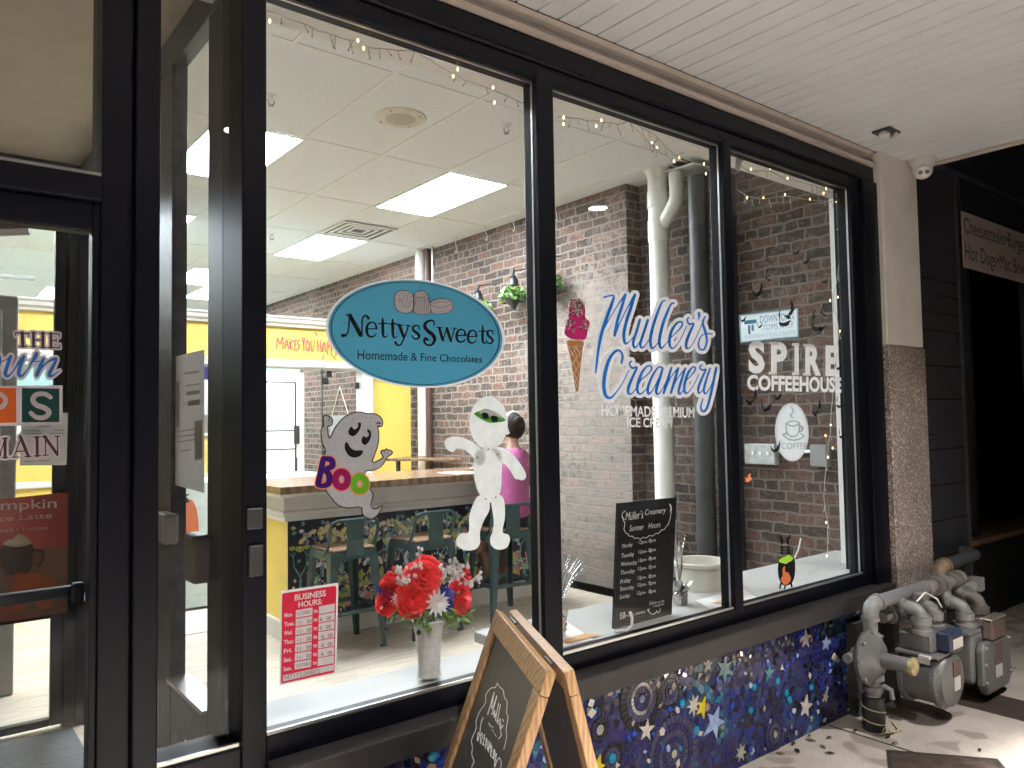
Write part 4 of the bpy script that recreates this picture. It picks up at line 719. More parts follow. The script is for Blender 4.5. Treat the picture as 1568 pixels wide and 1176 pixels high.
for hx, hy, s in ((bx+.17, by+.26, 1), (bx-.05, by+.32, -1)):
    base = (hx, hy, 1.075); Vh = [base+(.024,), (hx-.01*s, hy+.05, 1.07, .026)]; Eh = [(0, 1)]
    for k in range(4):
        x = hx-.035*s+.022*k*s; n = len(Vh); Vh += [(x, hy+.09, 1.068, .009), (x-.002*s, hy+.09+(.03, .038, .036, .026)[k], 1.06, .008), (x-.003*s, hy+.09+(.05, .062, .058, .042)[k], 1.054, .007)]; Eh += [(1, n), (n, n+1), (n+1, n+2)]
    n = len(Vh); Vh += [(hx-.045*s, hy+.03, 1.066, .010), (hx-.062*s, hy+.055, 1.06, .009)]; Eh += [(0, n), (n, n+1)]
    skin_mesh('hand', Vh, Eh, SKIN, pe, 0, 1)
T = [(bx, by-.01, .70, (.215, .16)), (bx+.005, by-.02, .80, (.175, .125)), (bx+.015, by-.01, .90, (.155, .112)), (bx+.03, by+.01, 1.02, (.168, .115)), (bx+.055, by+.035, 1.125, (.172, .105)), (bx+.07, by+.05, 1.20, (.10, .08)), (bx+.155, by+.03, 1.185, .07), (bx-.04, by+.06, 1.185, .07)]
skin_mesh('top', T, [(0, 1), (1, 2), (2, 3), (3, 4), (4, 5), (4, 6), (4, 7)], PINK, pe)
L_ = [(bx, by+.0, .70, (.165, .13)), (bx-.09, by+.03, .695, .096), (bx-.12, by+.24, .675, .078), (bx-.13, by+.345, .635, .064), (bx-.105, by+.28, .47, .058), (bx+.09, by+.03, .695, .096), (bx+.08, by+.24, .675, .078), (bx+.08, by+.345, .635, .064), (bx+.072, by+.28, .47, .058)]
skin_mesh('trousers', L_, [(0, 1), (1, 2), (2, 3), (3, 4), (0, 5), (5, 6), (6, 7), (7, 8)], PANTS, pe)
for s, x in ((-1, bx-.095), (1, bx+.066)):
    skin_mesh('boot', [(x, by+.27, .46, .062), (x+.01, by+.2, .32, .05), (x+.01, by+.175, .275, .05), (x+.005, by+.27, .262, .04), (x, by+.33, .258, .034)], [(0, 1), (1, 2), (2, 3), (3, 4)], BOOT, pe, 0, 1)
hc = Vector((bx+.107, by+.118, 1.385))
mb = MB().ball(hc+Vector((-.004, -.02, .012)), .098, 16, 12, 0, (.92, 1.02, 1.08)); mb.ball(hc+Vector((-.02, -.10, .05)), .045, 12, 8); hr = mb.build('hair', HAIR, pe, True)
mb = MB(); ring = [(hc+Vector((.100*math.cos(a), -.045+.03*math.sin(a), .012+.116*math.sin(a)))) for a in np.linspace(-.5, math.pi+.5, 24)]; mb.tube(ring, .016, 6, 0, True, .5); mb.build('headband', WHITE, pe, True)
mb = MB()
for s in (-1, 1): mb.ball(hc+Vector((.088*s, .01, -.02)), .018, 8, 6, 0, (.5, .8, 1.3))
mb.ball(hc+Vector((.01, .105, -.025)), .016, 8, 6, 0, (.8, 1.2, 1.3)); mb.build('ears_and_nose', SKIN, pe, True)
# ================================================================== HANGING PLANTS
LEAF = [pm('leaf_light', (.13, .26, .045), .5, .3, 30), pm('leaf_mid', (.06, .15, .03), .5, .3, 30), pm('flower_white', (.7, .7, .62), .6)]
for x, y, z, lab in ((4.60, 4.30, 2.60, 'black wall lantern planter with trailing green leaves, partly behind the oval sticker'), (4.60, 3.72, 2.66, 'black wall lantern planter of bright green leaves right of the oval sticker'), (4.60, 3.22, 2.70, 'black wall lantern planter cut off by the dark window mullion')):
    t = thing('wall_planter', lab, 'hanging planter', (x, y, z), 'planters on the brick wall')
    MB().lathe((x, y, z-.15), (0, 0, 1), [(.01, 0), (.05, .05), (.10, .11), (.105, .13)], 14).build('pot', DARK, t, True)
    MB().lathe((x, y, z+.08), (0, 0, 1), [(.055, 0), (.05, .05), (.03, .09), (.012, .1), (.02, .13), (.004, .17)], 12).tube([(x, y, z+.22), (4.768, y, z+.26)], .006, 6).tube([(x, y, z-.02), (x, y, z+.1)], .008, 6).build('lantern_top', DARK, t, True)
    mb = MB()
    for k in range(420):
        a = random.random()*6.28; ph = random.uniform(-.3, 1); r = random.uniform(.05, .165); c = Vector((x+r*math.cos(a)*.85, y+r*math.sin(a), z-.02+.10*ph*(1-.3*r/.16)-max(0, r-.1)*.6)); n_ = Vector((random.gauss(0, 1), random.gauss(0, 1), random.gauss(.6, 1))).normalized(); u = n_.orthogonal().normalized(); w = n_.cross(u); l = random.uniform(.014, .03)
        mb.add([c-u*l, c+w*l*.5, c+u*l, c-w*l*.5], [(0, 1, 2, 3)], random.choice((0, 0, 0, 1, 1, 2 if ph > .4 else 0)))
    mb.build('foliage', LEAF, t)
# ================================================================== ON THE WINDOW SHELF
SZ = .641
vs = thing('flower_vase', 'ribbed clear glass vase of red, white and blue flowers on the window shelf', 'vase', (1.315, .065, SZ))
cx, cy = 1.315, .065
vg = glass('vase_glass', .97, .22, 1.5)
mb = MB(); prof = [(.036, 0), (.037, .02), (.034, .03), (.036, .08), (.042, .14), (.052, .175), (.060, .19)]; n = 36
rings = [[(cx+(r*(1+.03*math.cos(k*math.pi*2/3))) * math.cos(6.2832*k/n), cy+(r*(1+.03*math.cos(k*math.pi*2/3)))*math.sin(6.2832*k/n), SZ+h) for k in range(n)] for r, h in prof]
mb.loft(rings, 0, False); mb.build('vase', vg, vs, True)
MB().lathe((cx, cy, SZ+.0), (0, 0, 1), [(.035, .012), (.033, .03), (.035, .08), (.041, .14), (.051, .175), (.057, .187)], 24).build('filler', vinyl('white_filler', (.88, .88, .86), .12, .6, .12, 60), vs, True)
RED = vinyl('petal_red', (.80, .05, .05), .42, .6, .2, 60); PW = vinyl('petal_white', (.88, .87, .86), .5, .6, .08, 60); PBL = vinyl('petal_blue', (.03, .045, .34), .4, .6, .25, 60)
def rose(c, r, d, mat, name='rose'):
    d = Vector(d).normalized(); u = d.orthogonal().normalized(); w = d.cross(u); mb = MB(); c = Vector(c)
    for ring, (cnt_, rad, tilt, ln) in enumerate(((3, .12, 1.35, .55), (4, .3, 1.15, .62), (5, .5, .9, .68), (6, .7, .55, .7), (7, .82, .2, .62))):
        for k in range(cnt_):
            a = 6.283*(k+.37*ring)/cnt_+random.uniform(-.12, .12); rd = u*math.cos(a)+w*math.sin(a); tg = d.cross(rd); up = (d*math.sin(tilt)+rd*math.cos(tilt)).normalized()
            b = c+rd*r*rad*.55-d*r*.15*ring*.5; L = r*ln*random.uniform(.9, 1.1); wd = r*(.36+.07*ring); g = []
            for i in range(4):
                t = i/3; row = []
                for j in range(5):
                    s = (j-2)/2; cw = wd*(.5+.75*t-.35*t*t*t)*s; row.append(b+up*L*t+tg*cw-rd*abs(s)**2*wd*.35+rd*(t**3)*r*.22+d*random.uniform(-.02, .02)*r)
                g.append(row)
            vv = [p for row in g for p in row]; mb.add(vv, [(i*5+j, i*5+j+1, i*5+j+6, i*5+j+5) for i in range(3) for j in range(4)])
    return mb.build(name, mat, vs, True)
def daisy(c, r, d, mat, npt, layers, name):
    d = Vector(d).normalized(); u = d.orthogonal().normalized(); w = d.cross(u); mb = MB(); c = Vector(c)
    for q in range(layers):
        for k in range(npt):
            a = 6.283*(k+.5*q)/npt; rd = u*math.cos(a)+w*math.sin(a); tg = d.cross(rd); rr_ = r*(1-.24*q); lift = .1+.32*q
            b = c+d*r*.05*q; mb.add([b, b+rd*rr_*.5+tg*rr_*.16+d*rr_*lift*.5, b+rd*rr_+d*rr_*lift*.8, b+rd*rr_*.5-tg*rr_*.16+d*rr_*lift*.5], [(0, 1, 2, 3)])
    return mb.build(name, mat, vs)
FP = Plane((0, .06, 0), (0, -1, 0))
def fp(x, y, dy=0): p = FP.at(x, y); k = 1; return (p[0], p[1]+dy, p[2])
for x, y, r, dy, d in ((648, 884, .05, .0, (-.2, -1, .5)), (673, 872, .04, .06, (.1, -.8, .9)), (627, 916, .046, -.02, (-.3, -1, .2)), (702, 912, .043, -.01, (.3, -1, .25)), (718, 924, .038, .03, (.7, -.8, .1)), (608, 905, .03, .05, (-.8, -.6, .3)), (597, 928, .03, .03, (-.9, -.5, .0)), (660, 892, .034, .07, (0, -.5, 1))): rose(fp(x, y, dy), r, d, RED)
daisy(fp(656, 919, -.05), .046, (-.05, -1, .1), PW, 12, 4, 'chrysanthemum'); daisy(fp(609, 918, .0), .025, (-.4, -1, .1), PW, 10, 3, 'chrysanthemum')
for x, y, r, dy, d in ((676, 908, .036, -.03, (.1, -1, .5)), (681, 926, .034, -.02, (.2, -1, -.1)), (600, 920, .034, .03, (-.7, -.8, .1)), (726, 906, .042, .05, (.8, -.5, .3)), (712, 898, .03, .06, (.4, -.6, .6)), (601, 908, .026, .06, (-.6, -.6, .5))): daisy(fp(x, y, dy), r, d, PBL, 9, 3, 'blue_flower')
def spray(x0, y0, x1, y1, mat, n, name, dy=.0, sz=.0075):
    mb = MB(); a, b = Vector(fp(x0, y0, dy)), Vector(fp(x1, y1, dy)); mb.tube([a, a.lerp(b, .5)+Vector((0, 0, .006)), b], .0016, 5)
    for k in range(n):
        t = random.uniform(.3, 1); c = a.lerp(b, t)+Vector((random.gauss(0, .012), random.gauss(0, .012), random.gauss(0, .012))); mb.tube([a.lerp(b, max(0, t-.12)), c], .0008, 4); mb.ball(c, random.uniform(.6, 1.1)*sz, 6, 4)
    mb.build(name, mat, vs)
for x0, y0, x1, y1, m_, n in ((640, 890, 643, 852, PW, 14), (690, 895, 695, 858, PW, 26), (685, 900, 708, 865, PW, 26), (680, 895, 670, 872, PW, 14), (690, 905, 712, 888, PW, 20), (625, 905, 605, 870, PW, 22), (625, 905, 612, 880, PW, 14), (620, 900, 590, 880, RED, 14), (700, 895, 718, 872, RED, 12), (712, 902, 736, 878, PW, 10)): spray(x0, y0, x1, y1, m_, n, 'filler_sprig')
GLF = [pm('fern_green', (.05, .13, .03), .5, .3, 30), pm('fern_bright', (.16, .3, .05), .5, .3, 30)]
mb = MB()
for k in range(520):
    t = random.uniform(-1, 1); x = 658+t*random.uniform(20, 66); y = 938+abs(t)*random.uniform(-8, 18)+random.uniform(-10, 10)-((x-658)/70)**2*2
    if abs(x-645) < 10 and random.random() < .5: y += random.uniform(0, 25)
    c = Vector(fp(x, y, random.uniform(-.05, .07))); n_ = Vector((random.gauss(0, 1), random.gauss(-.4, 1), random.gauss(.5, 1))).normalized(); u = Vector((t*.8+random.gauss(0, .4), random.gauss(-.2, .4), -.4+random.gauss(0, .4))).normalized(); w = n_.cross(u).normalized(); l = random.uniform(.01, .022)
    mb.add([c-u*l, c+w*l*.22, c+u*l, c-w*l*.22], [(0, 1, 2, 3)], 1 if random.random() < .35+(.3 if abs(t) > .6 else 0) else 0)
mb.build('greenery', GLF, vs)
# silver tinsel centrepieces
TIN = pm('silver_foil', (.62, .62, .62), .22, .2, 40, metal=1., bump=.6, bscale=120)
for x, y, h, lab, sp_ in ((1.93, .15, .3, 'silver foil centrepiece spraying out beside the dark mullion in the middle window', .16), (2.66, .17, .3, 'silver foil centrepiece standing just right of the menu chalkboard', .05)):
    t = thing('foil_centrepiece', lab, 'centrepiece', (x, y, SZ)); mb = MB(); mb2 = MB()
    for k in range(70):
        a = random.random()*6.28; b = Vector((x, y, SZ+.09)); tp = b+Vector((math.cos(a)*random.uniform(.02, sp_), math.sin(a)*random.uniform(.02, sp_)*.5, random.uniform(.06, h-.08))); md = b.lerp(tp, .55)+Vector((0, 0, .03)); s_ = Vector((math.cos(a+1.57), math.sin(a+1.57), 0))*random.uniform(.001, .0024)
        mb.add([b-s_, b+s_, md+s_*1.5, md-s_*1.5, tp], [(0, 1, 2, 3), (3, 2, 4)])
    mb.build('strands', TIN, t)
    for k in range(60):
        a = random.random()*6.28; r = random.uniform(.01, .035); b = Vector((x+r*math.cos(a), y+r*math.sin(a), SZ+random.uniform(.0, .07))); tp = b+Vector((math.cos(a)*random.uniform(.0, .03), math.sin(a)*.02, random.uniform(.02, .05))); s_ = Vector((-math.sin(a), math.cos(a), .3))*random.uniform(.008, .016)
        mb2.add([b-s_, b+s_, tp+s_*.4, tp-s_*.5], [(0, 1, 2, 3)])
    mb2.lathe((x, y, SZ), (0, 0, 1), [(.03, 0), (.034, .04), (.018, .08), (.01, .1)], 12); mb2.build('wrapped_weight', TIN, t)
bkx, bky = 2.99, .32
bu = thing('plastic_bucket', 'white plastic bucket behind the menu chalkboard', 'bucket', (bkx, bky, SZ-.05))
MB().lathe((bkx, bky, SZ), (0, 0, 1), [(.105, 0), (.118, .1), (.121, .1), (.121, .108), (.128, .11), (.13, .125), (.126, .13), (.118, .128), (.112, .06), (.10, .005)], 40).build('tub', pm('bucket_white', (.66, .64, .56), .4, .04), bu, True)
for x0, y0, x1, y1, lab in ((2.68, .03, 3.1, .16, 'white printed leaflets spread on the shelf before the bucket'), (1.80, .04, 2.1, .3, 'loose white papers on the shelf under the silver centrepiece')):
    t = thing('paper_sheets', lab, 'papers', (x0, y0, SZ)); MB().add([(x0, y0, SZ+.002), (x1-.1, y0-.01, SZ+.002), (x1, y1, SZ+.004), (x0+.07, y1, SZ+.004)], [(0, 1, 2, 3)]).build('sheet', PLASTIC, t); MB().add([(x0+.1, y0+.01, SZ+.005), (x0+.26, y0+.01, SZ+.005), (x0+.22, y0+.06, SZ+.006), (x0+.08, y0+.05, SZ+.006)], [(0, 1, 2, 3)]).build('sheet', pm('kraft_orange', (.5, .28, .1), .6), t)
tag(MB().tube([(2.10, .02, .655), (2.16, .015, .65), (2.185, .015, .66), (2.19, .015, .69), (2.18, .015, .715)], .006, 8).build('hook_clip', PLASTIC, None, True), 'white bent hook at the lower left corner of the menu chalkboard', 'hook')
# menu chalkboard in the middle window
BRD = pm('slate_black', (.008, .008, .009), .7, .2, 10, spec=.1); CHK = vinyl('chalk', (.85, .85, .83), .0, .8, .25, 60)
mc = thing('menu_chalkboard', 'tall black chalkboard with handwritten summer hours standing in the middle window', 'chalkboard', (2.37, .1, .63))
CB = Plane((0, .085, 0), (0, -1, 0)); cq = [(947.2, 771), (1036, 762), (1028.5, 944), (940.5, 969)]
p = [np.array(CB.at(*q)) for q in cq]; MB().extrude(p, (0, .014, 0)).build('board', BRD, mc)
mb = MB(); cz = lambda u, v: (940+u/5.343, 755+v/5.343)
for txt, u0, v0, u1, v1, sl_ in (('Müller’s', 95, 150, 240, 215, -.13), ('Creamery', 255, 125, 425, 185, -.13), ('Summer', 128, 258, 245, 305, -.12), ('Hours', 282, 240, 380, 285, -.12), ('follow us on', 290, 876, 410, 906, -.2), ('instagram', 318, 908, 408, 930, -.2), ('mullers_creamery', 98, 972, 255, 1006, -.22)):
    dv = (u1-u0)*sl_; text_on(mb, CB, txt, [cz(u0, v0-dv*.5+0), cz(u1, v0+dv*.5), cz(u1, v1+dv*.5), cz(u0, v1-dv*.5)], 1, -.01, .25)
for i, (dname, v) in enumerate((('Monday', 430), ('Tuesday', 508), ('Wednesday', 576), ('Thursday', 645), ('Friday', 720), ('Saturday', 778), ('Sunday', 845))):
    w_ = 16*len(dname); u0 = 66-i*3.4; text_on(mb, CB, dname, [cz(u0, v-18+8), cz(u0+w_*.9, v-24-4), cz(u0+w_*.9, v+20-4), cz(u0, v+26+8)], 1, -.01, .2)
    text_on(mb, CB, '12pm-', [cz(202-i*2, v-40), cz(275-i*2, v-48), cz(275-i*2, v-12), cz(202-i*2, v-4)], 1, -.01, .2); text_on(mb, CB, '9pm' if i == 5 else '8pm', [cz(284, v-56), cz(342, v-62), cz(342, v-24), cz(284, v-16)], 1, -.01, .2)
AC = Art(CB, 940, 755, 5.343, (30, 60, 500, 1080), 2.2); cl_ = []
arc = [(70, 190), (90, 240), (80, 290), (110, 330), (150, 350), (190, 365), (240, 360), (290, 345), (340, 330), (390, 300), (430, 270), (455, 220), (465, 170), (470, 120), (455, 88)]
for a, b in zip(arc[:-1], arc[1:]): m = ((a[0]+b[0])/2, (a[1]+b[1])/2+14, 4); cl_.append([(a[0], a[1], 4), m, (b[0], b[1], 4)])
cl_ += [[(95, 145, 4), (70, 165, 4), (68, 200, 4), (90, 215, 4)], [(455, 92, 4), (470, 110, 4), (458, 150, 4)], [(52, 985, 5), (88, 975, 5)], [(88, 975, 5), (90, 1018, 5)], [(90, 1018, 5), (54, 1030, 5)], [(54, 1030, 5), (52, 985, 5)], [(62, 1002, 4), (74, 992, 4), (82, 1002, 4), (74, 1014, 4), (62, 1002, 4)], [(275, 955, 7), (300, 985, 4), (325, 990, 4), (345, 975, 4), (350, 960, 4), (360, 980, 4), (375, 965, 4), (378, 945, 4)], [(275, 955, 7), (292, 948, 5)]]
AC.fill(AC.strokes(cl_, 4), 1, mb); mb.build('chalk_writing', CHK, mc)
# information sign, coffee sign, conduit boxes behind the last window
IP = Plane((0, .05, 0), (0, -1, 0)); iq = [(1131.2, 482.6), (1222, 471.6), (1222.9, 516.4), (1133.3, 525)]
isg = thing('information_sign', 'pale blue and white downtown information sign hanging in the last window', 'sign', (3.2, .05, 2)); p = [np.array(IP.at(*q)) for q in iq]
SB = vinyl('sign_blue', (.08, .3, .52), .1, .5); SBL = vinyl('sign_light_blue', (.3, .55, .68), .2)
MB().add([IP.at(*q, 1) for q in iq]+[IP.at(*q, 1) for q in sub_quad(iq, .025, .05, .975, .95)], [(0, 1, 5, 4), (1, 2, 6, 5), (2, 3, 7, 6), (3, 0, 4, 7)]).build('edge', SBL, isg); mb = MB(); quad_on(mb, IP, sub_quad(iq, .025, .05, .975, .95), 2); mb.build('face', vinyl('sign_pale', (.75, .84, .86), .6), isg)
mb = MB(); text_on(mb, IP, 'DOWNTOWN', sub_quad(iq, .35, .12, .92, .38), 4, .0); text_on(mb, IP, 'TOMS RIVER', sub_quad(iq, .38, .44, .92, .64), 4, -.01); quad_on(mb, IP, sub_quad(iq, .08, .22, .29, .36), 4); quad_on(mb, IP, sub_quad(iq, .14, .4, .18, .72), 4); quad_on(mb, IP, sub_quad(iq, .2, .4, .24, .62), 4); mb.build('lettering', SB, isg)
mb = MB(); text_on(mb, IP, 'INFORMATION CENTER', sub_quad(iq, .08, .74, .94, .88), 4, -.01); mb.build('lettering', SBL, isg)
cs = thing('coffee_sign', 'white oval coffee sign with a cup outline in the last window', 'sign', (3.55, .04, 1.6)); CPn = Plane((0, .06, 0), (0, -1, 0)); A = Art(CPn, 1100, 560, 3.265, (275, 180, 460, 485), 1.6)
D = A.ell(367, 332, 84, 146, -.03); A.obj('panel', D, 0, vinyl('opal_acrylic', (.74, .78, .78), .45), cs); A.obj('rim', np.abs(D+5)-2.5, 1, PLASTIC, cs)
mb = MB(); A.fill(A.strokes([[(338, 290, 6), (340, 330, 6), (360, 352, 6), (385, 350, 6), (402, 330, 6), (405, 288, 6)], [(338, 290, 6), (370, 276, 6), (405, 288, 6), (370, 302, 6), (338, 290, 6)], [(406, 305, 6), (422, 305, 6), (418, 325, 6), (402, 330, 6)], [(322, 345, 6), (345, 365, 6), (375, 372, 6), (410, 365, 6), (428, 350, 6)], [(322, 345, 6), (338, 338, 6)], [(428, 350, 6), (410, 340, 6)], [(372, 262, 5), (360, 245, 5), (374, 230, 5), (364, 205, 5)]], 5), 2, mb)
text_on(mb, CPn, 'COFFEE', [(1196, 678), (1235, 678), (1236, 687.5), (1196, 687.5)], 2, .0); mb.build('outline', pm('grey_tube', (.33, .36, .37), .4), cs)
eb = thing('switch_boxes', 'grey electrical boxes joined by conduit on the brick behind the last window', 'electrical box', (4.9, 1.1, 1.15))
MB().box((4.86, 1.11, 1.10), (4.929, 1.36, 1.25)).build('box', pm('galvanised', (.38, .39, .38), .4, .2, 20), eb, False, .008); MB().box((4.86, .72, 1.10), (4.929, .84, 1.25)).build('box', STEELGREY, eb, False, .008); MB().tube([(4.9, 1.1, 1.2), (4.9, .84, 1.2)], .014, 8).build('conduit', BEAD, eb)
mb = MB()
for k in range(3): mb.box((4.85, 1.15+.06*k, 1.17), (4.8595, 1.17+.06*k, 1.195))
mb.build('switch', PLASTIC, eb)
tag(MB().tube([(3.6, .3, .63), (3.64, .28, .66), (3.7, .27, .68), (3.74, .26, .74), (3.75, .25, .8)], .004, 6).build('loose_cable', CREAM), 'pale loose cable rising from the shelf in the last window', 'cable')
# ================================================================== STICKERS ON THE GLASS
random.seed(21)
V_HALO = vinyl('vinyl_offwhite', (.72, .69, .69), .35); V_BLUE = vinyl('vinyl_blue', (.012, .17, .58), .25); V_BLACK = vinyl('vinyl_black', (.008, .008, .009), .0); V_WHITE = vinyl('vinyl_white', (.72, .69, .68), .4)
V_TEAL = vinyl('vinyl_teal', (.06, .27, .42), .12, .45, .02); V_GREY = vinyl('vinyl_grey', (.40, .41, .44), .2, .6, .12, 120)
# oval shop sign
o_ = thing('oval_sign', 'teal oval sticker with black lettering for homemade and fine chocolates', 'sign sticker', (1.2, -.006, 1.9))
A = Art(GLASS, 495, 425, 5.5018, (0, 0, 1560, 940), 4.0)
# the ellipse is drawn true on the glass so it is an ellipse in the place
oc = np.array(GLASS.at(635.5, 511)); 
def oval(k, s, mat, name, inner=None):
    mb = MB(); D = A.ell(775, 470, 757*s, 455*s, .105)
    if inner: D = np.maximum(D, -A.ell(775, 470, 757*inner, 455*inner, .105))
    A.fill(D, k, mb); return mb.build(name, mat, o_)
oval(0, 1.0, V_HALO, 'border'); oval(1, .972, V_TEAL, 'face'); oval(2, .943, V_BLACK, 'ring', .932)
ns = [[(160, 488, 26), (178, 490, 20), (202, 470, 13), (213, 420, 13), (217, 360, 12), (216, 322, 12)], [(193, 316, 10), (240, 314, 10)], [(222, 318, 30), (262, 390, 36), (312, 484, 34)], [(322, 494, 12), (326, 420, 12), (326, 360, 14), (340, 326, 15), (362, 322, 18), (378, 342, 26)],
      [(358, 434, 9), (448, 428, 9)], [(446, 430, 18), (438, 394, 14), (412, 376, 12), (378, 392, 18), (364, 438, 24), (374, 482, 20), (402, 500, 15), (430, 490, 10), (444, 474, 7)],
      [(497, 346, 12), (499, 390, 24), (500, 460, 24), (506, 496, 18), (526, 500, 10), (541, 488, 7)], [(466, 390, 11), (532, 386, 11)], [(582, 352, 12), (583, 396, 24), (584, 466, 24), (590, 502, 18), (606, 506, 10), (622, 494, 7)], [(548, 391, 11), (614, 390, 11)],
      [(640, 402, 24), (656, 448, 24), (676, 500, 22)], [(620, 402, 9), (668, 403, 9)], [(716, 404, 10), (698, 460, 11), (674, 520, 13), (648, 566, 14), (622, 570, 15), (608, 548, 24)], [(694, 404, 9), (730, 406, 9)],
      [(806, 436, 10), (800, 408, 12), (778, 404, 14), (755, 420, 18), (762, 450, 21), (792, 472, 22), (806, 496, 20), (788, 518, 14), (760, 512, 12), (744, 488, 10)],
      [(930, 398, 12), (930, 368, 11), (898, 362, 16), (862, 384, 24), (856, 420, 30), (884, 454, 32), (922, 484, 32), (936, 526, 28), (912, 566, 18), (874, 568, 16), (850, 540, 20), (858, 514, 24), (878, 524, 20)],
      [(976, 424, 22), (990, 474, 24), (1006, 528, 22)], [(954, 420, 9), (998, 422, 9)], [(1006, 532, 9), (1034, 440, 10)], [(1040, 428, 22), (1056, 480, 24), (1074, 534, 22)], [(1074, 536, 9), (1106, 428, 10)], [(1090, 426, 9), (1124, 428, 9)],
      [(1118, 492, 9), (1198, 486, 9)], [(1196, 488, 17), (1188, 452, 13), (1164, 436, 12), (1134, 450, 17), (1121, 494, 22), (1130, 530, 19), (1156, 544, 14), (1182, 534, 10), (1196, 518, 7)],
      [(1214, 500, 9), (1292, 494, 9)], [(1290, 496, 17), (1282, 460, 13), (1260, 444, 12), (1230, 458, 17), (1217, 502, 22), (1226, 538, 19), (1250, 552, 14), (1276, 542, 10), (1290, 526, 7)],
      [(1340, 408, 12), (1341, 452, 22), (1340, 514, 22), (1346, 548, 16), (1362, 554, 10), (1376, 542, 7)], [(1310, 452, 10), (1374, 452, 10)], [(1428, 476, 9), (1422, 452, 11), (1402, 446, 13), (1382, 462, 17), (1388, 490, 20), (1416, 512, 21), (1426, 534, 18), (1408, 556, 13), (1384, 550, 11), (1370, 530, 9)]]
A2_ = Art(GLASS, 495, 425, 5.5018, (120, 290, 1460, 600), 2.4)
mb = MB(); A2_.fill(A2_.strokes(ns, 6), 3, mb); text_on(mb, GLASS, 'Homemade & Fine Chocolates', [(495+288/5.5018, 425+608/5.5018), (495+1335/5.5018, 425+662/5.5018), (495+1335/5.5018, 425+718/5.5018), (495+288/5.5018, 425+690/5.5018)], 3, .0); mb.build('lettering', V_BLACK, o_)
A3_ = Art(GLASS, 495, 425, 5.5018, (580, 95, 1100, 325), 2.2)
c1 = A3_.poly([(598, 160), (625, 120), (680, 110), (735, 125), (755, 165), (757, 240), (740, 285), (690, 300), (635, 285), (602, 240)]); c2 = A3_.poly([(762, 150), (790, 118), (830, 112), (868, 130), (885, 170), (903, 290), (860, 310), (800, 308), (760, 290), (765, 220)]); c3 = A3_.poly([(898, 220), (930, 190), (990, 178), (1060, 188), (1085, 215), (1085, 265), (1050, 295), (980, 308), (920, 298), (902, 260)])
mb = MB(); mb2 = MB(); V_LIL = vinyl('vinyl_lilac', (.5, .48, .52), .2)
for c in (c1, c2, c3): A3_.fill(c, 3, mb, 0, 3); A3_.fill(c, 4, mb2, 0, -2)
mb2.build('sweets_drawing', V_LIL, o_)
ln = [[(602, 185, 3), (625, 205, 3), (645, 185, 3), (660, 200, 3), (670, 240, 3), (700, 250, 3), (722, 240, 3), (730, 205, 3), (757, 200, 3)], [(902, 232, 3), (950, 250, 3), (1010, 248, 3), (1082, 225, 3)], [(915, 222, 3), (980, 205, 3), (1070, 212, 3)], [(765, 152, 3), (800, 168, 3), (850, 160, 3), (880, 140, 3)]]+[[(775+k*15, 165, 3), (768+k*17, 300, 3)] for k in range(9)]+[[(x, y, 8), (x+1, y, 8)] for x, y in ((630, 150), (660, 135), (690, 150), (720, 140), (640, 175), (675, 165), (705, 170), (735, 165), (660, 190), (700, 195), (690, 225), (812, 118))]
A3_.fill(A3_.strokes(ln, 4), 5, mb); mb.build('sweets_outline', V_BLACK, o_)
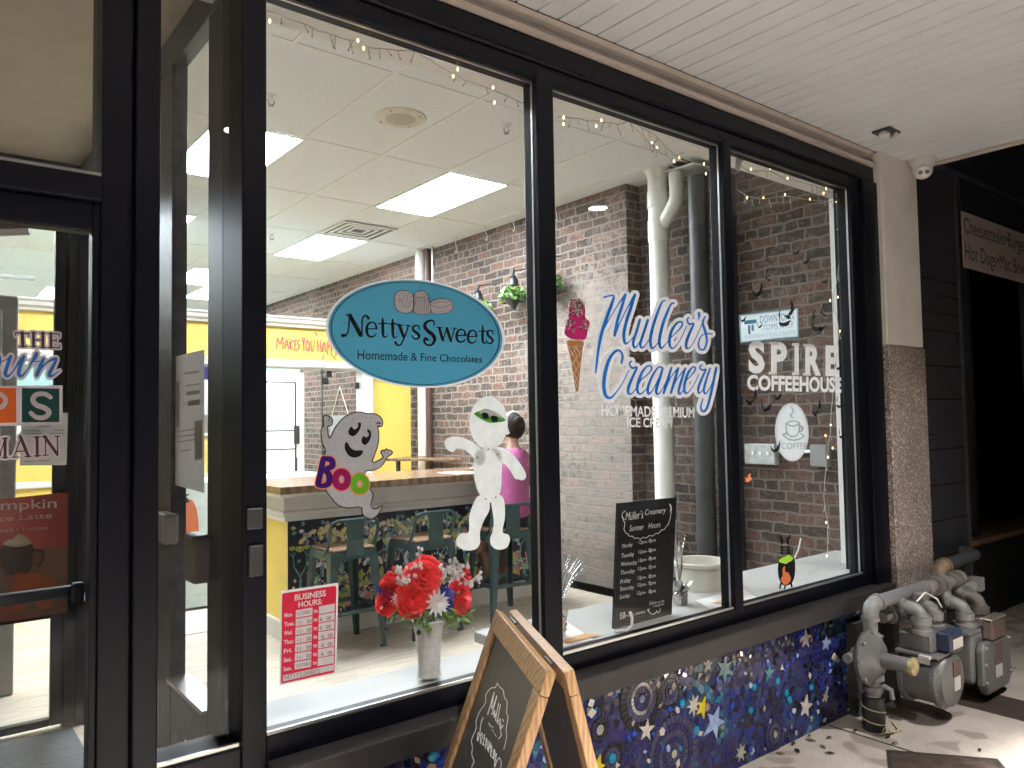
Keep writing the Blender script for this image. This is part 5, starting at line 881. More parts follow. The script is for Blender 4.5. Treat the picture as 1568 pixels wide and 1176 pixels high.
# creamery script
cr = thing('creamery_lettering', 'blue script creamery name with off-white outline on the middle window', 'window lettering', (2.4, -.006, 1.8))
A = Art(GLASS, 900, 430, 5.6, (10, 60, 1180, 1180), 3.0)
M = [[(138, 142, 18), (180, 130, 16), (222, 132, 18), (200, 210, 28), (160, 320, 30), (118, 450, 28), (90, 590, 24), (74, 720, 20), (66, 792, 12)], [(145, 400, 9), (200, 300, 9), (265, 195, 11), (320, 120, 22)], [(322, 120, 22), (290, 225, 26), (255, 335, 26), (228, 470, 22)], [(228, 470, 20), (280, 350, 11), (345, 220, 12), (404, 120, 24)], [(404, 120, 22), (370, 225, 28), (330, 350, 28), (308, 460, 28), (320, 535, 22), (350, 525, 10), (395, 475, 9), (425, 420, 9)],
     [(446, 335, 22), (415, 440, 24), (388, 530, 22), (402, 572, 18), (430, 545, 9), (475, 460, 9)], [(514, 338, 22), (480, 440, 24), (450, 540, 22), (464, 574, 16), (500, 540, 9), (560, 440, 8)], [(664, 170, 12), (635, 185, 16), (595, 280, 24), (555, 400, 26), (535, 510, 26), (550, 578, 18), (590, 545, 9), (625, 490, 8)], [(738, 192, 12), (710, 205, 16), (668, 300, 24), (632, 410, 26), (612, 520, 26), (628, 578, 18), (665, 545, 9), (715, 480, 8)],
     [(700, 500, 8), (760, 440, 11), (804, 390, 16), (806, 356, 16), (770, 358, 16), (722, 420, 24), (700, 500, 26), (706, 565, 20), (740, 574, 11), (795, 500, 8), (848, 385, 8)], [(862, 316, 14), (850, 338, 14), (872, 372, 18), (908, 368, 16), (880, 430, 22), (846, 520, 26), (846, 576, 20), (880, 565, 9), (930, 480, 8), (995, 330, 8)], [(952, 280, 26), (955, 302, 20), (945, 338, 6)], [(1004, 308, 14), (985, 360, 20), (1005, 430, 22), (1020, 510, 18), (998, 585, 16), (962, 585, 16), (948, 545, 16), (968, 480, 10), (1010, 455, 10), (1060, 455, 13)],
     [(288, 704, 18), (298, 650, 20), (280, 605, 18), (240, 602, 22), (190, 660, 28), (152, 770, 32), (136, 890, 32), (150, 980, 28), (192, 1004, 22), (240, 960, 12), (300, 870, 9), (352, 765, 9)], [(372, 690, 16), (356, 712, 14), (380, 748, 18), (420, 742, 16), (395, 800, 22), (352, 900, 26), (345, 955, 22), (372, 970, 12), (425, 905, 8), (468, 830, 8)],
     [(455, 850, 8), (520, 795, 12), (546, 750, 16), (520, 728, 14), (470, 775, 22), (432, 870, 26), (424, 940, 24), (448, 970, 16), (490, 940, 9), (530, 880, 8)], [(640, 748, 16), (606, 740, 14), (556, 810, 18), (516, 910, 24), (520, 968, 20), (560, 930, 9), (640, 765, 12)], [(642, 752, 18), (612, 850, 24), (585, 940, 24), (600, 972, 14), (640, 925, 8), (690, 820, 8)],
     [(716, 746, 18), (690, 830, 24), (650, 962, 20)], [(655, 955, 14), (710, 830, 9), (770, 752, 14)], [(776, 748, 18), (745, 850, 24), (712, 960, 20)], [(716, 955, 12), (760, 850, 9), (830, 758, 12)], [(836, 750, 16), (800, 860, 22), (778, 945, 22), (790, 972, 14), (825, 925, 8)], [(845, 855, 8), (900, 795, 12), (922, 752, 16), (900, 740, 14), (860, 790, 22), (828, 890, 24), (832, 955, 22), (862, 955, 10), (915, 880, 8), (950, 800, 8)],
     [(976, 722, 14), (958, 745, 14), (985, 766, 16), (1012, 760, 14), (980, 830, 20), (948, 915, 22), (952, 964, 16), (980, 940, 8), (1010, 880, 8)], [(1048, 750, 16), (1018, 840, 20), (994, 930, 20), (1008, 968, 14), (1050, 910, 8), (1085, 820, 8)], [(1100, 748, 20), (1078, 860, 22), (1050, 990, 22), (1018, 1095, 20), (985, 1118, 18), (968, 1080, 16), (986, 1012, 12)]]
D = A.strokes(M, 6); A.obj('outline', D, 0, V_HALO, cr, 28); A.obj('script', D, 2, V_BLUE, cr)
mb = MB(); text_on(mb, GLASS, 'HOMEMADE PREMIUM', [(921, 620), (1063, 624), (1063, 640), (921, 637)], 1, .018); text_on(mb, GLASS, 'ICE CREAM', [(960, 639), (1029, 641), (1029, 655), (960, 654)], 1, .018); mb.build('small_lettering', V_WHITE, cr)
# ice cream cone
ic = thing('cone_sticker', 'pink sprinkled ice cream cone sticker on the left side of the middle window', 'sticker', (1.9, -.006, 1.8)); A = Art(GLASS, 860, 440, 6.533, (10, 90, 300, 1070), 3.4)
sc1 = np.minimum(A.poly([(75, 300), (70, 200), (100, 130), (150, 115), (205, 140), (235, 215), (235, 300), (280, 350), (260, 430), (240, 515), (180, 525), (100, 515), (35, 470), (40, 400), (60, 330)]), 1e9); con = A.poly([(52, 535), (110, 530), (215, 540), (210, 620), (185, 820), (168, 1010), (150, 1040), (138, 1010), (95, 740), (68, 620)])
A.obj('outline', np.minimum(sc1, con), 0, V_HALO, ic, 7); A.obj('scoops', sc1, 1, vinyl('vinyl_pink', (.5, .025, .17), .2, .5, .25, 200), ic); A.obj('cone', con, 1, vinyl('vinyl_caramel', (.42, .19, .05), .2), ic)
wl = [[(60, 580, 7), (95, 600, 7), (150, 580, 7), (215, 600, 7)]]+[[(70+40*k, 590, 7), (110+40*k, 690, 7)] for k in range(3)]
wl += [[(70, 600, 7), (190, 800, 7)], [(130, 590, 7), (208, 710, 7)], [(90, 720, 7), (180, 890, 7)], [(110, 830, 7), (170, 960, 7)], [(125, 920, 7), (158, 1010, 7)], [(212, 610, 7), (88, 800, 7)], [(150, 590, 7), (80, 700, 7)], [(200, 730, 7), (105, 890, 7)], [(185, 850, 7), (120, 970, 7)], [(172, 950, 7), (135, 1020, 7)]]
A.obj('waffle_lines', np.maximum(A.strokes(wl, 3), con+4), 2, V_HALO, ic)
mb = MB()
for k in range(420):
    t = random.random(); x, y = random.gauss(150, 38), random.uniform(120, 290)
    if t < .35: x, y = random.gauss(105, 32), random.uniform(330, 450)
    elif t < .55: x, y = random.gauss(225, 22), random.uniform(315, 420)
    if random.random() < (y-110)/420: continue
    a = random.random()*3.14; ca, sa = math.cos(a)*11, math.sin(a)*11
    P = [(x-ca-sa*.35, y-sa+ca*.35), (x+ca-sa*.35, y+sa+ca*.35), (x+ca+sa*.35, y+sa-ca*.35), (x-ca+sa*.35, y-sa-ca*.35)]
    mb.add([GLASS.at(860+p[0]/6.533, 440+p[1]/6.533, 2+k*.004) for p in P], [(0, 1, 2, 3)], random.choice((0, 0, 1, 1, 2, 3)))
mb.build('sprinkles', [V_BLACK, V_HALO, vinyl('vinyl_tan', (.4, .3, .16), .2), vinyl('vinyl_mint', (.2, .4, .3), .2)], ic)
# ghost
gh = thing('ghost_sticker', 'grey smiling ghost cutout holding the word boo on the first window', 'decoration', (1.1, -.006, 1.5)); A = Art(GLASS, 480, 620, 6.53, (-10, 40, 830, 1170), 3.6)
body = A.poly([(455, 64), (540, 82), (600, 82), (660, 105), (696, 160), (690, 212), (660, 225), (648, 215), (658, 300), (652, 390), (620, 490), (596, 565), (640, 555), (690, 522), (668, 480), (684, 448), (710, 450), (725, 434), (750, 446), (772, 448), (796, 475), (780, 500), (738, 530), (690, 610), (610, 655), (530, 668), (518, 740), (550, 815), (592, 870), (600, 920), (580, 1000), (610, 1036), (650, 1020), (684, 1002), (688, 1035), (640, 1110), (575, 1146), (512, 1126), (480, 1080), (470, 1028), (350, 1036), (250, 1010), (175, 935), (118, 850), (80, 700), (100, 540), (112, 450), (78, 370), (72, 250), (96, 205), (92, 120), (120, 96), (150, 108), (180, 122), (194, 152), (190, 200), (160, 216), (146, 225), (160, 325), (200, 245), (270, 150), (350, 92)])
A.obj('outline', body, 0, V_BLACK, gh); A.obj('ghost', body, 1, V_GREY, gh, -11)
mb = MB()
for p in ([(472, 180), (468, 232), (432, 290), (390, 313), (352, 292), (350, 252), (380, 215), (400, 242), (425, 240), (446, 212), (444, 182)], [(558, 246), (576, 285), (566, 345), (532, 392), (500, 397), (478, 365), (486, 328), (502, 312), (530, 326), (552, 300), (544, 272), (532, 252)], [(318, 375), (342, 382), (372, 430), (420, 455), (490, 455), (485, 492), (440, 522), (390, 525), (345, 498), (312, 435)]): A.fill(A.poly(p), 2, mb)
A.fill(A.strokes([[(630, 185, 10), (655, 178, 16), (668, 190, 12)], [(140, 165, 5), (165, 145, 5)], [(150, 185, 5), (178, 165, 5)], [(705, 490, 5), (715, 460, 5)], [(735, 495, 5), (745, 465, 5)], [(148, 150, 5), (160, 130, 5)]]), 2, mb); mb.build('face', V_BLACK, gh)
bB = np.minimum(A.strokes([[(95, 545, 55), (45, 790, 60)], [(100, 535, 50), (175, 550, 60), (185, 610, 60), (120, 640, 50), (80, 645, 40)], [(90, 650, 40), (150, 690, 60), (150, 780, 60), (90, 810, 50), (45, 800, 50)]]), 1e9)
o1 = np.abs(A.ell(278, 745, 62, 76))-34; o2 = np.abs(A.ell(460, 790, 62, 70))-33
A.obj('boo_edge', np.minimum(np.minimum(bB, o1), o2), 3, vinyl('vinyl_orange', (.75, .22, .08), .25), gh, 11)
for D, c, n in ((bB, (.035, .012, .12), 'letter'), (o1, (.22, .012, .08), 'letter'), (o2, (.1, .3, .02), 'letter')): A.obj(n, D, 4, vinyl('boo_%d' % int(c[0]*1000), c, .15, .3), gh)
# paper mummy
mu_ = thing('paper_mummy', 'white paper mummy with jointed limbs and one green eye slit taped to the first window', 'decoration', (1.45, -.006, 1.4)); A = Art(GLASS, 660, 600, 4.522, (80, 20, 670, 1110), 2.6)
PAP = vinyl('tissue_paper', (.64, .64, .62), .55, .9, .09, 30)
sh_ = dict(torso=[(330, 400), (400, 392), (455, 400), (487, 445), (488, 600), (478, 700), (432, 755), (400, 765), (342, 718), (310, 650), (296, 560), (300, 450)], head=None)
A.obj('torso', A.poly(sh_['torso']), 1, PAP, mu_)
A.obj('head', A.ell(398, 215, 132, 184), 2, PAP, mu_)
A.obj('arm', A.poly([(350, 398), (280, 345), (195, 311), (120, 318), (93, 350), (108, 398), (150, 416), (178, 392), (230, 402), (280, 442), (325, 505), (360, 500), (372, 450)]), 3, PAP, mu_)
A.obj('arm', A.poly([(425, 400), (478, 384), (560, 430), (612, 492), (650, 552), (656, 590), (634, 612), (605, 606), (580, 600), (556, 560), (520, 510), (470, 470)]), 3, PAP, mu_)
A.obj('leg', A.poly([(330, 718), (375, 735), (405, 775), (398, 830), (365, 890), (338, 970), (337, 1050), (300, 1092), (230, 1096), (180, 1062), (174, 1020), (208, 980), (258, 970), (264, 860), (288, 780)]), 3, PAP, mu_)
A.obj('leg', A.poly([(415, 760), (445, 725), (485, 718), (507, 770), (510, 870), (494, 968), (535, 990), (545, 1030), (520, 1080), (460, 1092), (415, 1062), (408, 1010), (425, 965), (432, 880)]), 3, PAP, mu_)
e_ = A.obj('eye_slit', A.poly([(297, 152), (340, 130), (380, 118), (450, 145), (515, 196), (460, 212), (400, 213), (345, 188)]), 3, vinyl('vinyl_green', (.05, .2, .03), .2), mu_); A.obj('lid', A.poly([(330, 140), (380, 122), (450, 147), (500, 186), (440, 165), (400, 172), (360, 160)]), 4, V_GREY, e_)
mb = MB()
for x, y in ((374, 163), (436, 183)): A.fill(A.poly([(x-21, y-16), (x+17, y-12), (x+21, y+20), (x-14, y+22)]), 5, mb)
mb.build('pupils', V_BLACK, e_)
mb = MB(); A.fill(A.strokes([[(x, y, 11), (x+1, y, 11)] for x, y in ((393, 398), (318, 454), (459, 434), (376, 742), (445, 730))]), 6, mb); mb.build('paper_fastener', DARK, mu_)
# business hours
bh = thing('business_hours_sign', 'red and white business hours sign in the first window', 'sign', (.95, -.006, .95)); hq = [(430.1, 905.2), (518.3, 892.2), (514.7, 1030), (428, 1049.8)]
zq = lambda u, v: (420+u/6.918, 885+v/6.918)
VRED = vinyl('vinyl_red', (.52, .02, .05), .12, .4); VPL = vinyl('vinyl_plain', (.75, .72, .73), .25)
mb = MB(); quad_on(mb, GLASS, hq, 0); mb.build('card', VPL, bh); A = Art(GLASS, 420, 885, 6.918, (50, 40, 700, 1150), 5)
A.obj('red_face', sd_poly([(95, 165), (640, 85), (655, 100), (635, 985), (620, 1000), (85, 1115), (75, 1105), (85, 180)], A.X, A.Y)-3, 1, VRED, bh)
mb = MB(); wq = []; xl = lambda y: 228-(y-330)*.022
for i in range(7):
    v = 330+i*91.5; 
    wq.append([zq(228-i*2, v+12), zq(405-i*2.5, v-18), zq(403-i*2.5, v+62), zq(226-i*2, v+92)]); wq.append([zq(472-i*2, v-30), zq(640-i*1.5, v-60), zq(638-i*1.5, v+22), zq(470-i*2, v+52)])
wq.append([zq(92, 1030), zq(632, 915), zq(630, 975), zq(90, 1095)])
for q in wq: quad_on(mb, GLASS, q, 2)
def zt(mb, txt, u0, v0, u1, v1, h, k, bold=0., sl=None): text_on(mb, GLASS, txt, [zq(u0, v0), zq(u1, v1), zq(u1, v1+h), zq(u0, v0+h)], k, bold)
zt(mb, 'BUSINESS', 215, 176, 545, 126, 66, 2, .03); zt(mb, 'HOURS:', 255, 252, 505, 214, 62, 2, .03)
for i, d in enumerate(('Mon.', 'Tues.', 'Wed.', 'Thur.', 'Fri.', 'Sat.', 'Sun.')):
    v = 372+i*95; zt(mb, d, 106-i*1.6, v+2, 106+(108 if len(d) > 4 else 88)-i*1.6, v-14, 46, 2, .03); v2 = 336+i*91.5; zt(mb, 'to', 416-i*1.6, v2-4, 458-i*1.6, v2-10, 40, 2, .03)
mb.build('white_print', VPL, bh); mb = MB()
for i in range(7):
    v = 360+i*91.5
    if i in (0, 6): zt(mb, 'CLOSED', 236-i*.5, v+4, 384-i*.5, v-20, 32, 3, .0)
    else:
        zt(mb, '11:  30', 250-i*2, v+8, 396-i*2, v-18, 40, 3, .0); off = 0 if i < 3 else 22; zt(mb, '6:  00', 482+off-i*2, v-34, 600+off-i*2, v-52, 40, 3, .0)
zt(mb, 'Netty’s Sweets'.upper(), 104, 1030, 480, 962, 46, 3, -.01); mb.build('black_print', V_BLACK, bh)
# coffeehouse lettering, cauldron, bats, leaf on the last window
sl2 = thing('coffeehouse_lettering', 'large white coffeehouse lettering on the last window', 'window lettering', (3.4, -.006, 1.8))
mb = MB()
for ch, x0, x1 in (('S', 1146, 1171), ('P', 1180.5, 1205), ('I', 1216.5, 1223), ('R', 1233, 1257), ('E', 1264, 1284)):
    t = (x0-1146)/140; y0 = 521+t*9; y1 = 572+t*5; text_on(mb, GLASS, ch, [(x0, y0), (x1, y0+1), (x1, y1), (x0, y1)], 1, .045)
    if ch in 'PIR':
        for xx, w in ((x0-.5, 9 if ch != 'I' else 7.5),): quad_on(mb, GLASS, [(xx-3, y0), (xx+w, y0+.2), (xx+w, y0+4), (xx-3, y0+4)], 2); quad_on(mb, GLASS, [(xx-3, y1-4), (xx+w, y1-4), (xx+w, y1), (xx-3, y1)], 2)
text_on(mb, GLASS, 'COFFEEHOUSE', [(1144, 573.5), (1288, 578), (1288, 601.5), (1144, 598)], 1, .035); mb.build('letters', V_WHITE, sl2)
ca = thing('cauldron_sticker', 'black cauldron sticker with green brew, striped legs and orange flame', 'sticker', (3.35, -.006, .75)); A = Art(GLASS, 1100, 560, 3.265, (290, 830, 400, 1125), 1.3)
pot = np.minimum(A.poly([(302, 985), (340, 990), (378, 960), (384, 1020), (376, 1070), (355, 1095), (320, 1095), (300, 1050)]), A.strokes([[(312, 1090, 10), (308, 1112, 8)], [(335, 1095, 9), (330, 1116, 7)], [(362, 1085, 10), (368, 1106, 8)]])); A.obj('pot', pot, 0, V_BLACK, ca)
A.obj('brew', np.minimum(A.ell(338, 970, 36, 15, -.2), A.ell(350, 956, 14, 10)), 1, vinyl('vinyl_lime', (.3, .55, .03), .2), ca); A.obj('flame', A.poly([(312, 1070), (322, 1045), (320, 1020), (332, 1000), (334, 1028), (350, 1035), (362, 1065), (350, 1088), (330, 1095)]), 1, vinyl('vinyl_orange', (.75, .22, .08), .25), ca)
A.obj('striped_legs', A.strokes([[(308, 852, 10), (318, 872, 13), (317, 890, 9)], [(356, 850, 10), (346, 870, 13), (348, 890, 9)], [(312, 905, 11), (318, 908, 11)], [(312, 920, 11), (318, 922, 11)], [(312, 935, 11), (318, 938, 11)], [(346, 905, 11), (352, 907, 11)], [(347, 920, 11), (353, 922, 11)], [(348, 935, 11), (354, 937, 11)]]), 2, V_BLACK, ca)
A = Art(GLASS, 1140, 690, 5.11, (0, 170, 70, 260), 1.3)
lf = A.obj('leaf_sticker', A.poly([(8, 240), (10, 212), (25, 215), (28, 190), (50, 180), (45, 205), (60, 215), (45, 235), (25, 248)]), 0, vinyl('vinyl_orange', (.75, .22, .08), .25)); tag(lf, 'small orange leaf sticker at the left edge of the last window', 'sticker')
bats = [(395, 575, .3, 1), (450, 625, .1, 1), (255, 605, 1.3, .8), (250, 705, 1.1, .8), (200, 795, -.5, 1.3), (550, 730, .2, .8), (545, 890, 1.2, 1), (370, 900, -.9, 1.5), (325, 945, .5, 1.5), (500, 965, .7, 1.8), (120, 935, .0, .7), (210, 968, .1, .6)]
bats = [(1100+u/3.458, 220+v/3.458, a, s) for u, v, a, s in bats]+[(1100+u/3.265, 560+v/3.265, a, s) for u, v, a, s in ((160, 175, -.6, 1.4), (285, 160, 0, 1), (225, 215, .1, 1.2), (485, 230, -.7, 1.4), (592, 195, .6, 1.2), (605, 350, .4, 1), (275, 420, -.2, 1.2), (590, 10, .1, 1))]
for x, y, a, s in bats:
    c = Vector(GLASS.at(x, y, 3)); r = .038*s; ux, uz = Vector((math.cos(a), 0, -math.sin(a))), Vector((math.sin(a), 0, math.cos(a))); mb = MB()
    for q in (-1, 1):
        P = [c, c+ux*q*r*.3+uz*r*.1+Vector((0, -.006*s, 0)), c+ux*q*r*.95+uz*r*.8+Vector((0, -.012*s, 0)), c+ux*q*r*.75+uz*r*.1+Vector((0, -.010*s, 0)), c+ux*q*r*.5-uz*r*.12+Vector((0, -.012*s, 0)), c+ux*q*r*.22-uz*r*.3+Vector((0, -.004*s, 0)), c-uz*r*.25]
        mb.add(P, [(0, 1, 6), (1, 5, 6), (1, 4, 5), (1, 3, 4), (1, 2, 3)])
    tag(mb.build('paper_bat', V_BLACK), 'small black folded paper bat stuck to the last window', 'paper bat', 'black paper bats on the last window')
# ------------------------------------------------------------------ string lights inside the windows
WIRE = pm('clear_wire', (.4, .4, .38), .4); BULB = emit('fairy_bulb', (1, .72, .3), 6.0); LP = Plane((0, .03, 0), (0, -1, 0))
b0 = MB().ball((0, 0, 0), .0042, 8, 6, 0, (.8, .8, 1.5)).build('bulb', BULB)
def string(lab, strands, bulbs, loc):
    t = thing('string_lights', lab, 'string lights', loc); mb = MB()
    for st_ in strands:
        p = spline(st_, 4); pts = [Vector(LP.at(x, y))+Vector((0, random.uniform(-.004, .004), random.uniform(-.003, .003))) for x, y in p]; mb.tube(pts, .0017, 5)
        for k in range(1, len(pts)-1):
            if random.random() < .45: d = Vector((random.uniform(-.02, .02), 0, -random.uniform(.015, .04))); mb.tube([pts[k], pts[k]+d], .0014, 4); mb.ball(pts[k]+d, .0032, 6, 4)
    mb.build('wire', WIRE, t)
    for x, y in bulbs:
        o = b0.copy(); COL.objects.link(o); o.parent = t; o.location = Vector(LP.at(x, y))-Vector(loc)
string('thin warm fairy lights along the top of the first window', [[(410, 15), (440, 30), (490, 47), (520, 57), (548, 65), (580, 75), (635, 80), (660, 93), (700, 118), (760, 140), (818, 166)]], [(413, 32), (548, 62), (557, 74), (701, 106), (694, 117), (755, 134), (757, 157), (804, 172)], (1.2, .03, 2.55))
string('thin warm fairy lights drooping in the top of the middle window', [[(855, 178), (900, 184), (945, 190), (965, 187), (1000, 205), (1015, 220), (1040, 240), (1092, 256)], [(965, 190), (985, 210), (1005, 228), (1035, 250)]], [(863, 180), (863, 190), (921, 184), (913, 193), (973, 188), (998, 219), (1006, 226), (1040, 241), (1032, 247), (1078, 251), (1081, 266)], (2.2, .03, 2.55))
string('thin warm fairy lights round the top and right side of the last window', [[(1128, 250), (1150, 262), (1180, 262), (1206, 275), (1235, 282), (1265, 290), (1282, 300)], [(1128, 290), (1145, 300), (1170, 304), (1200, 300), (1240, 306), (1280, 310)], [(1282, 300), (1284, 360), (1285, 407), (1276, 460), (1285, 507), (1278, 560), (1272, 651), (1266, 700), (1262, 760), (1268, 810), (1264, 852), (1240, 880)]], [(1150, 259), (1179, 258), (1206, 273), (1261, 296), (1265, 289), (1144, 303), (1169, 303), (1202, 298), (1240, 305), (1281, 309), (1286, 407), (1271, 460), (1283, 455), (1286, 507), (1272, 651), (1264, 667), (1275, 686), (1268, 700), (1265, 800), (1266, 851)], (3.4, .03, 2.0))
bpy.data.objects.remove(b0)
tg = thing('tape_bow', 'white crumpled tape in the top left corner of the last window', 'tape', (2.83, .02, 2.6)); mb = MB()
for q in ([(1127, 246), (1136, 250), (1132, 262), (1126, 258)], [(1130, 240), (1139, 246), (1131, 251), (1127, 247)]): mb.extrude([LP.at(*p) for p in q], (0, .004, .001))
mb.build('tape', PLASTIC, tg)
# ------------------------------------------------------------------ door stickers and poster
V_MAUVE = vinyl('vinyl_mauve', (.46, .4, .43), .3); V_MAR = vinyl('vinyl_maroon', (.04, .016, .02), .05); V_NAVY = vinyl('vinyl_royal', (.016, .09, .28), .1)
ds = thing('door_lettering', 'sticker lettering of the main street shops on the glass door', 'door sticker', (.2, -.006, 1.6)); A = Art(GLASS, 0, 490, 5.117, (-60, 60, 520, 1120), 3.0)
def serif(spec, w=20, t=8):
    return spec
TH = [[(120, 100, 11), (228, 106, 11)], [(175, 100, 24), (178, 205, 24)], [(150, 206, 9), (208, 209, 9)], [(122, 100, 9), (122, 125, 7)], [(226, 104, 9), (226, 130, 7)], [(262, 100, 22), (262, 205, 22)], [(335, 102, 22), (337, 212, 22)], [(262, 155, 9), (335, 158, 9)], [(243, 99, 9), (284, 101, 9)], [(242, 209, 9), (284, 211, 9)], [(314, 103, 9), (358, 105, 9)], [(314, 213, 9), (360, 215, 9)], [(398, 106, 22), (400, 214, 22)], [(376, 106, 9), (465, 110, 9)], [(376, 215, 9), (468, 218, 9)], [(400, 158, 9), (440, 160, 9)], [(464, 110, 8), (464, 135, 6)], [(467, 218, 8), (467, 192, 6)], [(440, 145, 7), (440, 176, 7)]]
MA = [[(-40, 935, 10), (-40, 1075, 10)], [(-40, 935, 22), (0, 1060, 20)], [(0, 1060, 9), (38, 930, 10)], [(40, 930, 24), (40, 1076, 24)], [(15, 928, 9), (62, 926, 9)], [(18, 1078, 9), (62, 1076, 9)], [(110, 1072, 9), (165, 920, 9)], [(160, 915, 26), (222, 1068, 24)], [(128, 1030, 9), (198, 1026, 9)], [(92, 1076, 9), (135, 1074, 9)], [(195, 1072, 9), (246, 1068, 9)], [(290, 920, 24), (292, 1064, 24)], [(264, 920, 9), (316, 916, 9)], [(266, 1066, 9), (318, 1062, 9)], [(355, 918, 10), (356, 1058, 10)], [(350, 914, 26), (448, 1052, 24)], [(450, 912, 10), (452, 1058, 12)], [(330, 914, 9), (366, 912, 9)], [(336, 1060, 9), (378, 1058, 9)], [(430, 912, 9), (468, 910, 9)]]
OW = [[(-70, 300, 20), (-20, 270, 16), (0, 300, 22), (-10, 360, 24), (-50, 430, 22)], [(0, 330, 8), (35, 318, 8), (70, 296, 12)], [(84, 285, 24), (60, 350, 30), (42, 420, 30), (64, 440, 18), (110, 390, 12), (165, 300, 18)], [(186, 288, 26), (160, 355, 30), (146, 420, 30), (170, 438, 18), (225, 375, 12), (280, 270, 22), (292, 266, 18), (284, 300, 10), (262, 325, 7), (310, 322, 8)], [(340, 305, 26), (312, 370, 32), (288, 432, 30)], [(300, 410, 16), (360, 340, 13), (420, 306, 22), (440, 310, 20), (412, 370, 28), (386, 425, 30), (405, 440, 16), (466, 398, 6)]]
D1, D2, D3 = A.strokes(TH, 2), A.strokes(MA, 2), A.strokes(OW, 6)
hb = sd_poly([(-200, 518), (490, 512), (490, 820), (-200, 835)], A.X, A.Y)
A.obj('sticker_backing', np.minimum(np.minimum(D1-15, D2-15), np.minimum(D3-18, hb)), 0, V_MAUVE, ds); A.obj('serif_letters', np.minimum(D1, D2), 1, V_MAR, ds); A.obj('script_letters', D3, 1, V_NAVY, ds)
A.obj('orange_square', sd_poly([(-130, 533), (126, 533), (128, 804), (-130, 812)], A.X, A.Y), 1, vinyl('vinyl_rust', (.36, .075, .015), .12), ds); A.obj('green_square', sd_poly([(172, 534), (465, 538), (465, 800), (170, 802)], A.X, A.Y), 1, vinyl('vinyl_darkgreen', (.006, .03, .028), .05), ds)
A.obj('square_letters', A.strokes([[(395, 605, 34), (350, 580, 36), (285, 585, 38), (256, 625, 40), (285, 665, 40), (350, 690, 40), (384, 725, 40), (350, 762, 38), (285, 762, 36), (242, 728, 34)], [(-50, 590, 40), (10, 585, 38), (45, 630, 36), (15, 680, 38), (-50, 685, 38)]]), 2, V_MAUVE, ds)
pn = thing('door_notice', 'grey printed notice sheet behind the lowest word on the door glass', 'notice', (.2, .02, 1.4)); NPL = Plane((0, .02, 0), (0, -1, 0)); mb = MB(); quad_on(mb, NPL, [(33, 634), (104, 632), (102, 712), (30, 713)]); mb.build('sheet', vinyl('paper_grey', (.42, .41, .38), .4), pn); mb = MB()
for x, y, w in ((58, 652, 20), (36, 659, 26), (82, 658, 16), (36, 663, 30), (76, 663, 22), (36, 706, 18), (56, 705, 20)): quad_on(mb, NPL, [(x, y), (x+w, y-.3), (x+w, y+1.2), (x, y+1.5)], 1)
mb.build('print', STEELGREY, pn)
ps = thing('latte_poster', 'red pumpkin spice latte poster with mug and pumpkins on the inner door', 'poster', (.2, 2.28, 1)); PP = Plane((0, 2.28, 0), (0, -1, 0)); mb = MB(); quad_on(mb, PP, [(-115, 776), (104.5, 753.5), (103, 938), (-115, 970)]); mb.build('sheet', vinyl('poster_red', (.25, .05, .035), .15), ps)
A = Art(PP, 0, 720, 2.9375, (-330, 95, 306, 650), 2.2)
A.obj('brown_ground', A.poly([(-330, 390), (306, 342), (303, 640), (-330, 720)], False), 1, vinyl('poster_brown', (.16, .08, .045), .15), ps)
mb = MB(); pqz = lambda u, v: (u/2.9375, 720+v/2.9375)
text_on(mb, PP, 'Pumpkin', [pqz(-110, 140), pqz(255, 126), pqz(255, 182), pqz(-110, 200)], 2, .01); text_on(mb, PP, 'Spice Latte', [pqz(-100, 212), pqz(234, 190), pqz(234, 222), pqz(-100, 246)], 2, .0); text_on(mb, PP, 'Hot • Iced • Frozen', [pqz(-120, 268), pqz(212, 248), pqz(212, 268), pqz(-120, 288)], 2, -.01); mb.build('lettering', V_HALO, ps)
A.obj('mug', np.minimum(A.poly([(5, 345), (142, 330), (142, 400), (132, 460), (60, 470), (15, 455)]), A.strokes([[(140, 362, 12), (178, 360, 12), (196, 390, 12), (178, 425, 12), (146, 435, 10)]])), 2, vinyl('poster_mug', (.07, .04, .03), .1), ps)
A.obj('cream_top', A.poly([(15, 335), (35, 315), (60, 310), (75, 290), (105, 292), (128, 310), (140, 330), (80, 345)]), 3, vinyl('poster_cream', (.55, .45, .33), .2), ps)
mb = MB()
for x, y, rx, ry in ((95, 520, 55, 60), (140, 515, 60, 56), (195, 520, 52, 52), (60, 610, 55, 30), (195, 595, 40, 30), (20, 620, 45, 26)): A.fill(A.ell(x, y, rx, ry), 3+random.random(), mb)
mb.build('pumpkins', vinyl('poster_orange', (.32, .08, .02), .2, .5, .25, 12), ps); A.obj('stem', A.strokes([[(140, 465, 16), (145, 440, 12), (160, 430, 9)]]), 6, vinyl('poster_stem', (.2, .13, .06), .1), ps)
PX = Plane((.70, 0, 0), (-1, 0, 0)); sd = thing('lobby_notice', 'tall white notice sheet taped to the side glass of the lobby', 'notice', (.65, .25, 1.4)); mb = MB(); quad_on(mb, PX, [(268, 546), (313, 535), (313, 755), (266, 742)]); mb.build('sheet', vinyl('paper_white', (.6, .58, .56), .4), sd); mb = MB()
for x, y, w, h_ in ((283, 570, 22, 4), (284, 590, 24, 2), (286, 600, 20, 6), (288, 614, 18, 8), (272, 660, 26, 2), (272, 668, 28, 2), (272, 676, 26, 2), (276, 690, 16, 2), (298, 645, 12, 60), (270, 585, 5, 70)): quad_on(mb, PX, [(x, y), (x+w, y-w*.15), (x+w, y+h_-w*.15), (x, y+h_)], 1)
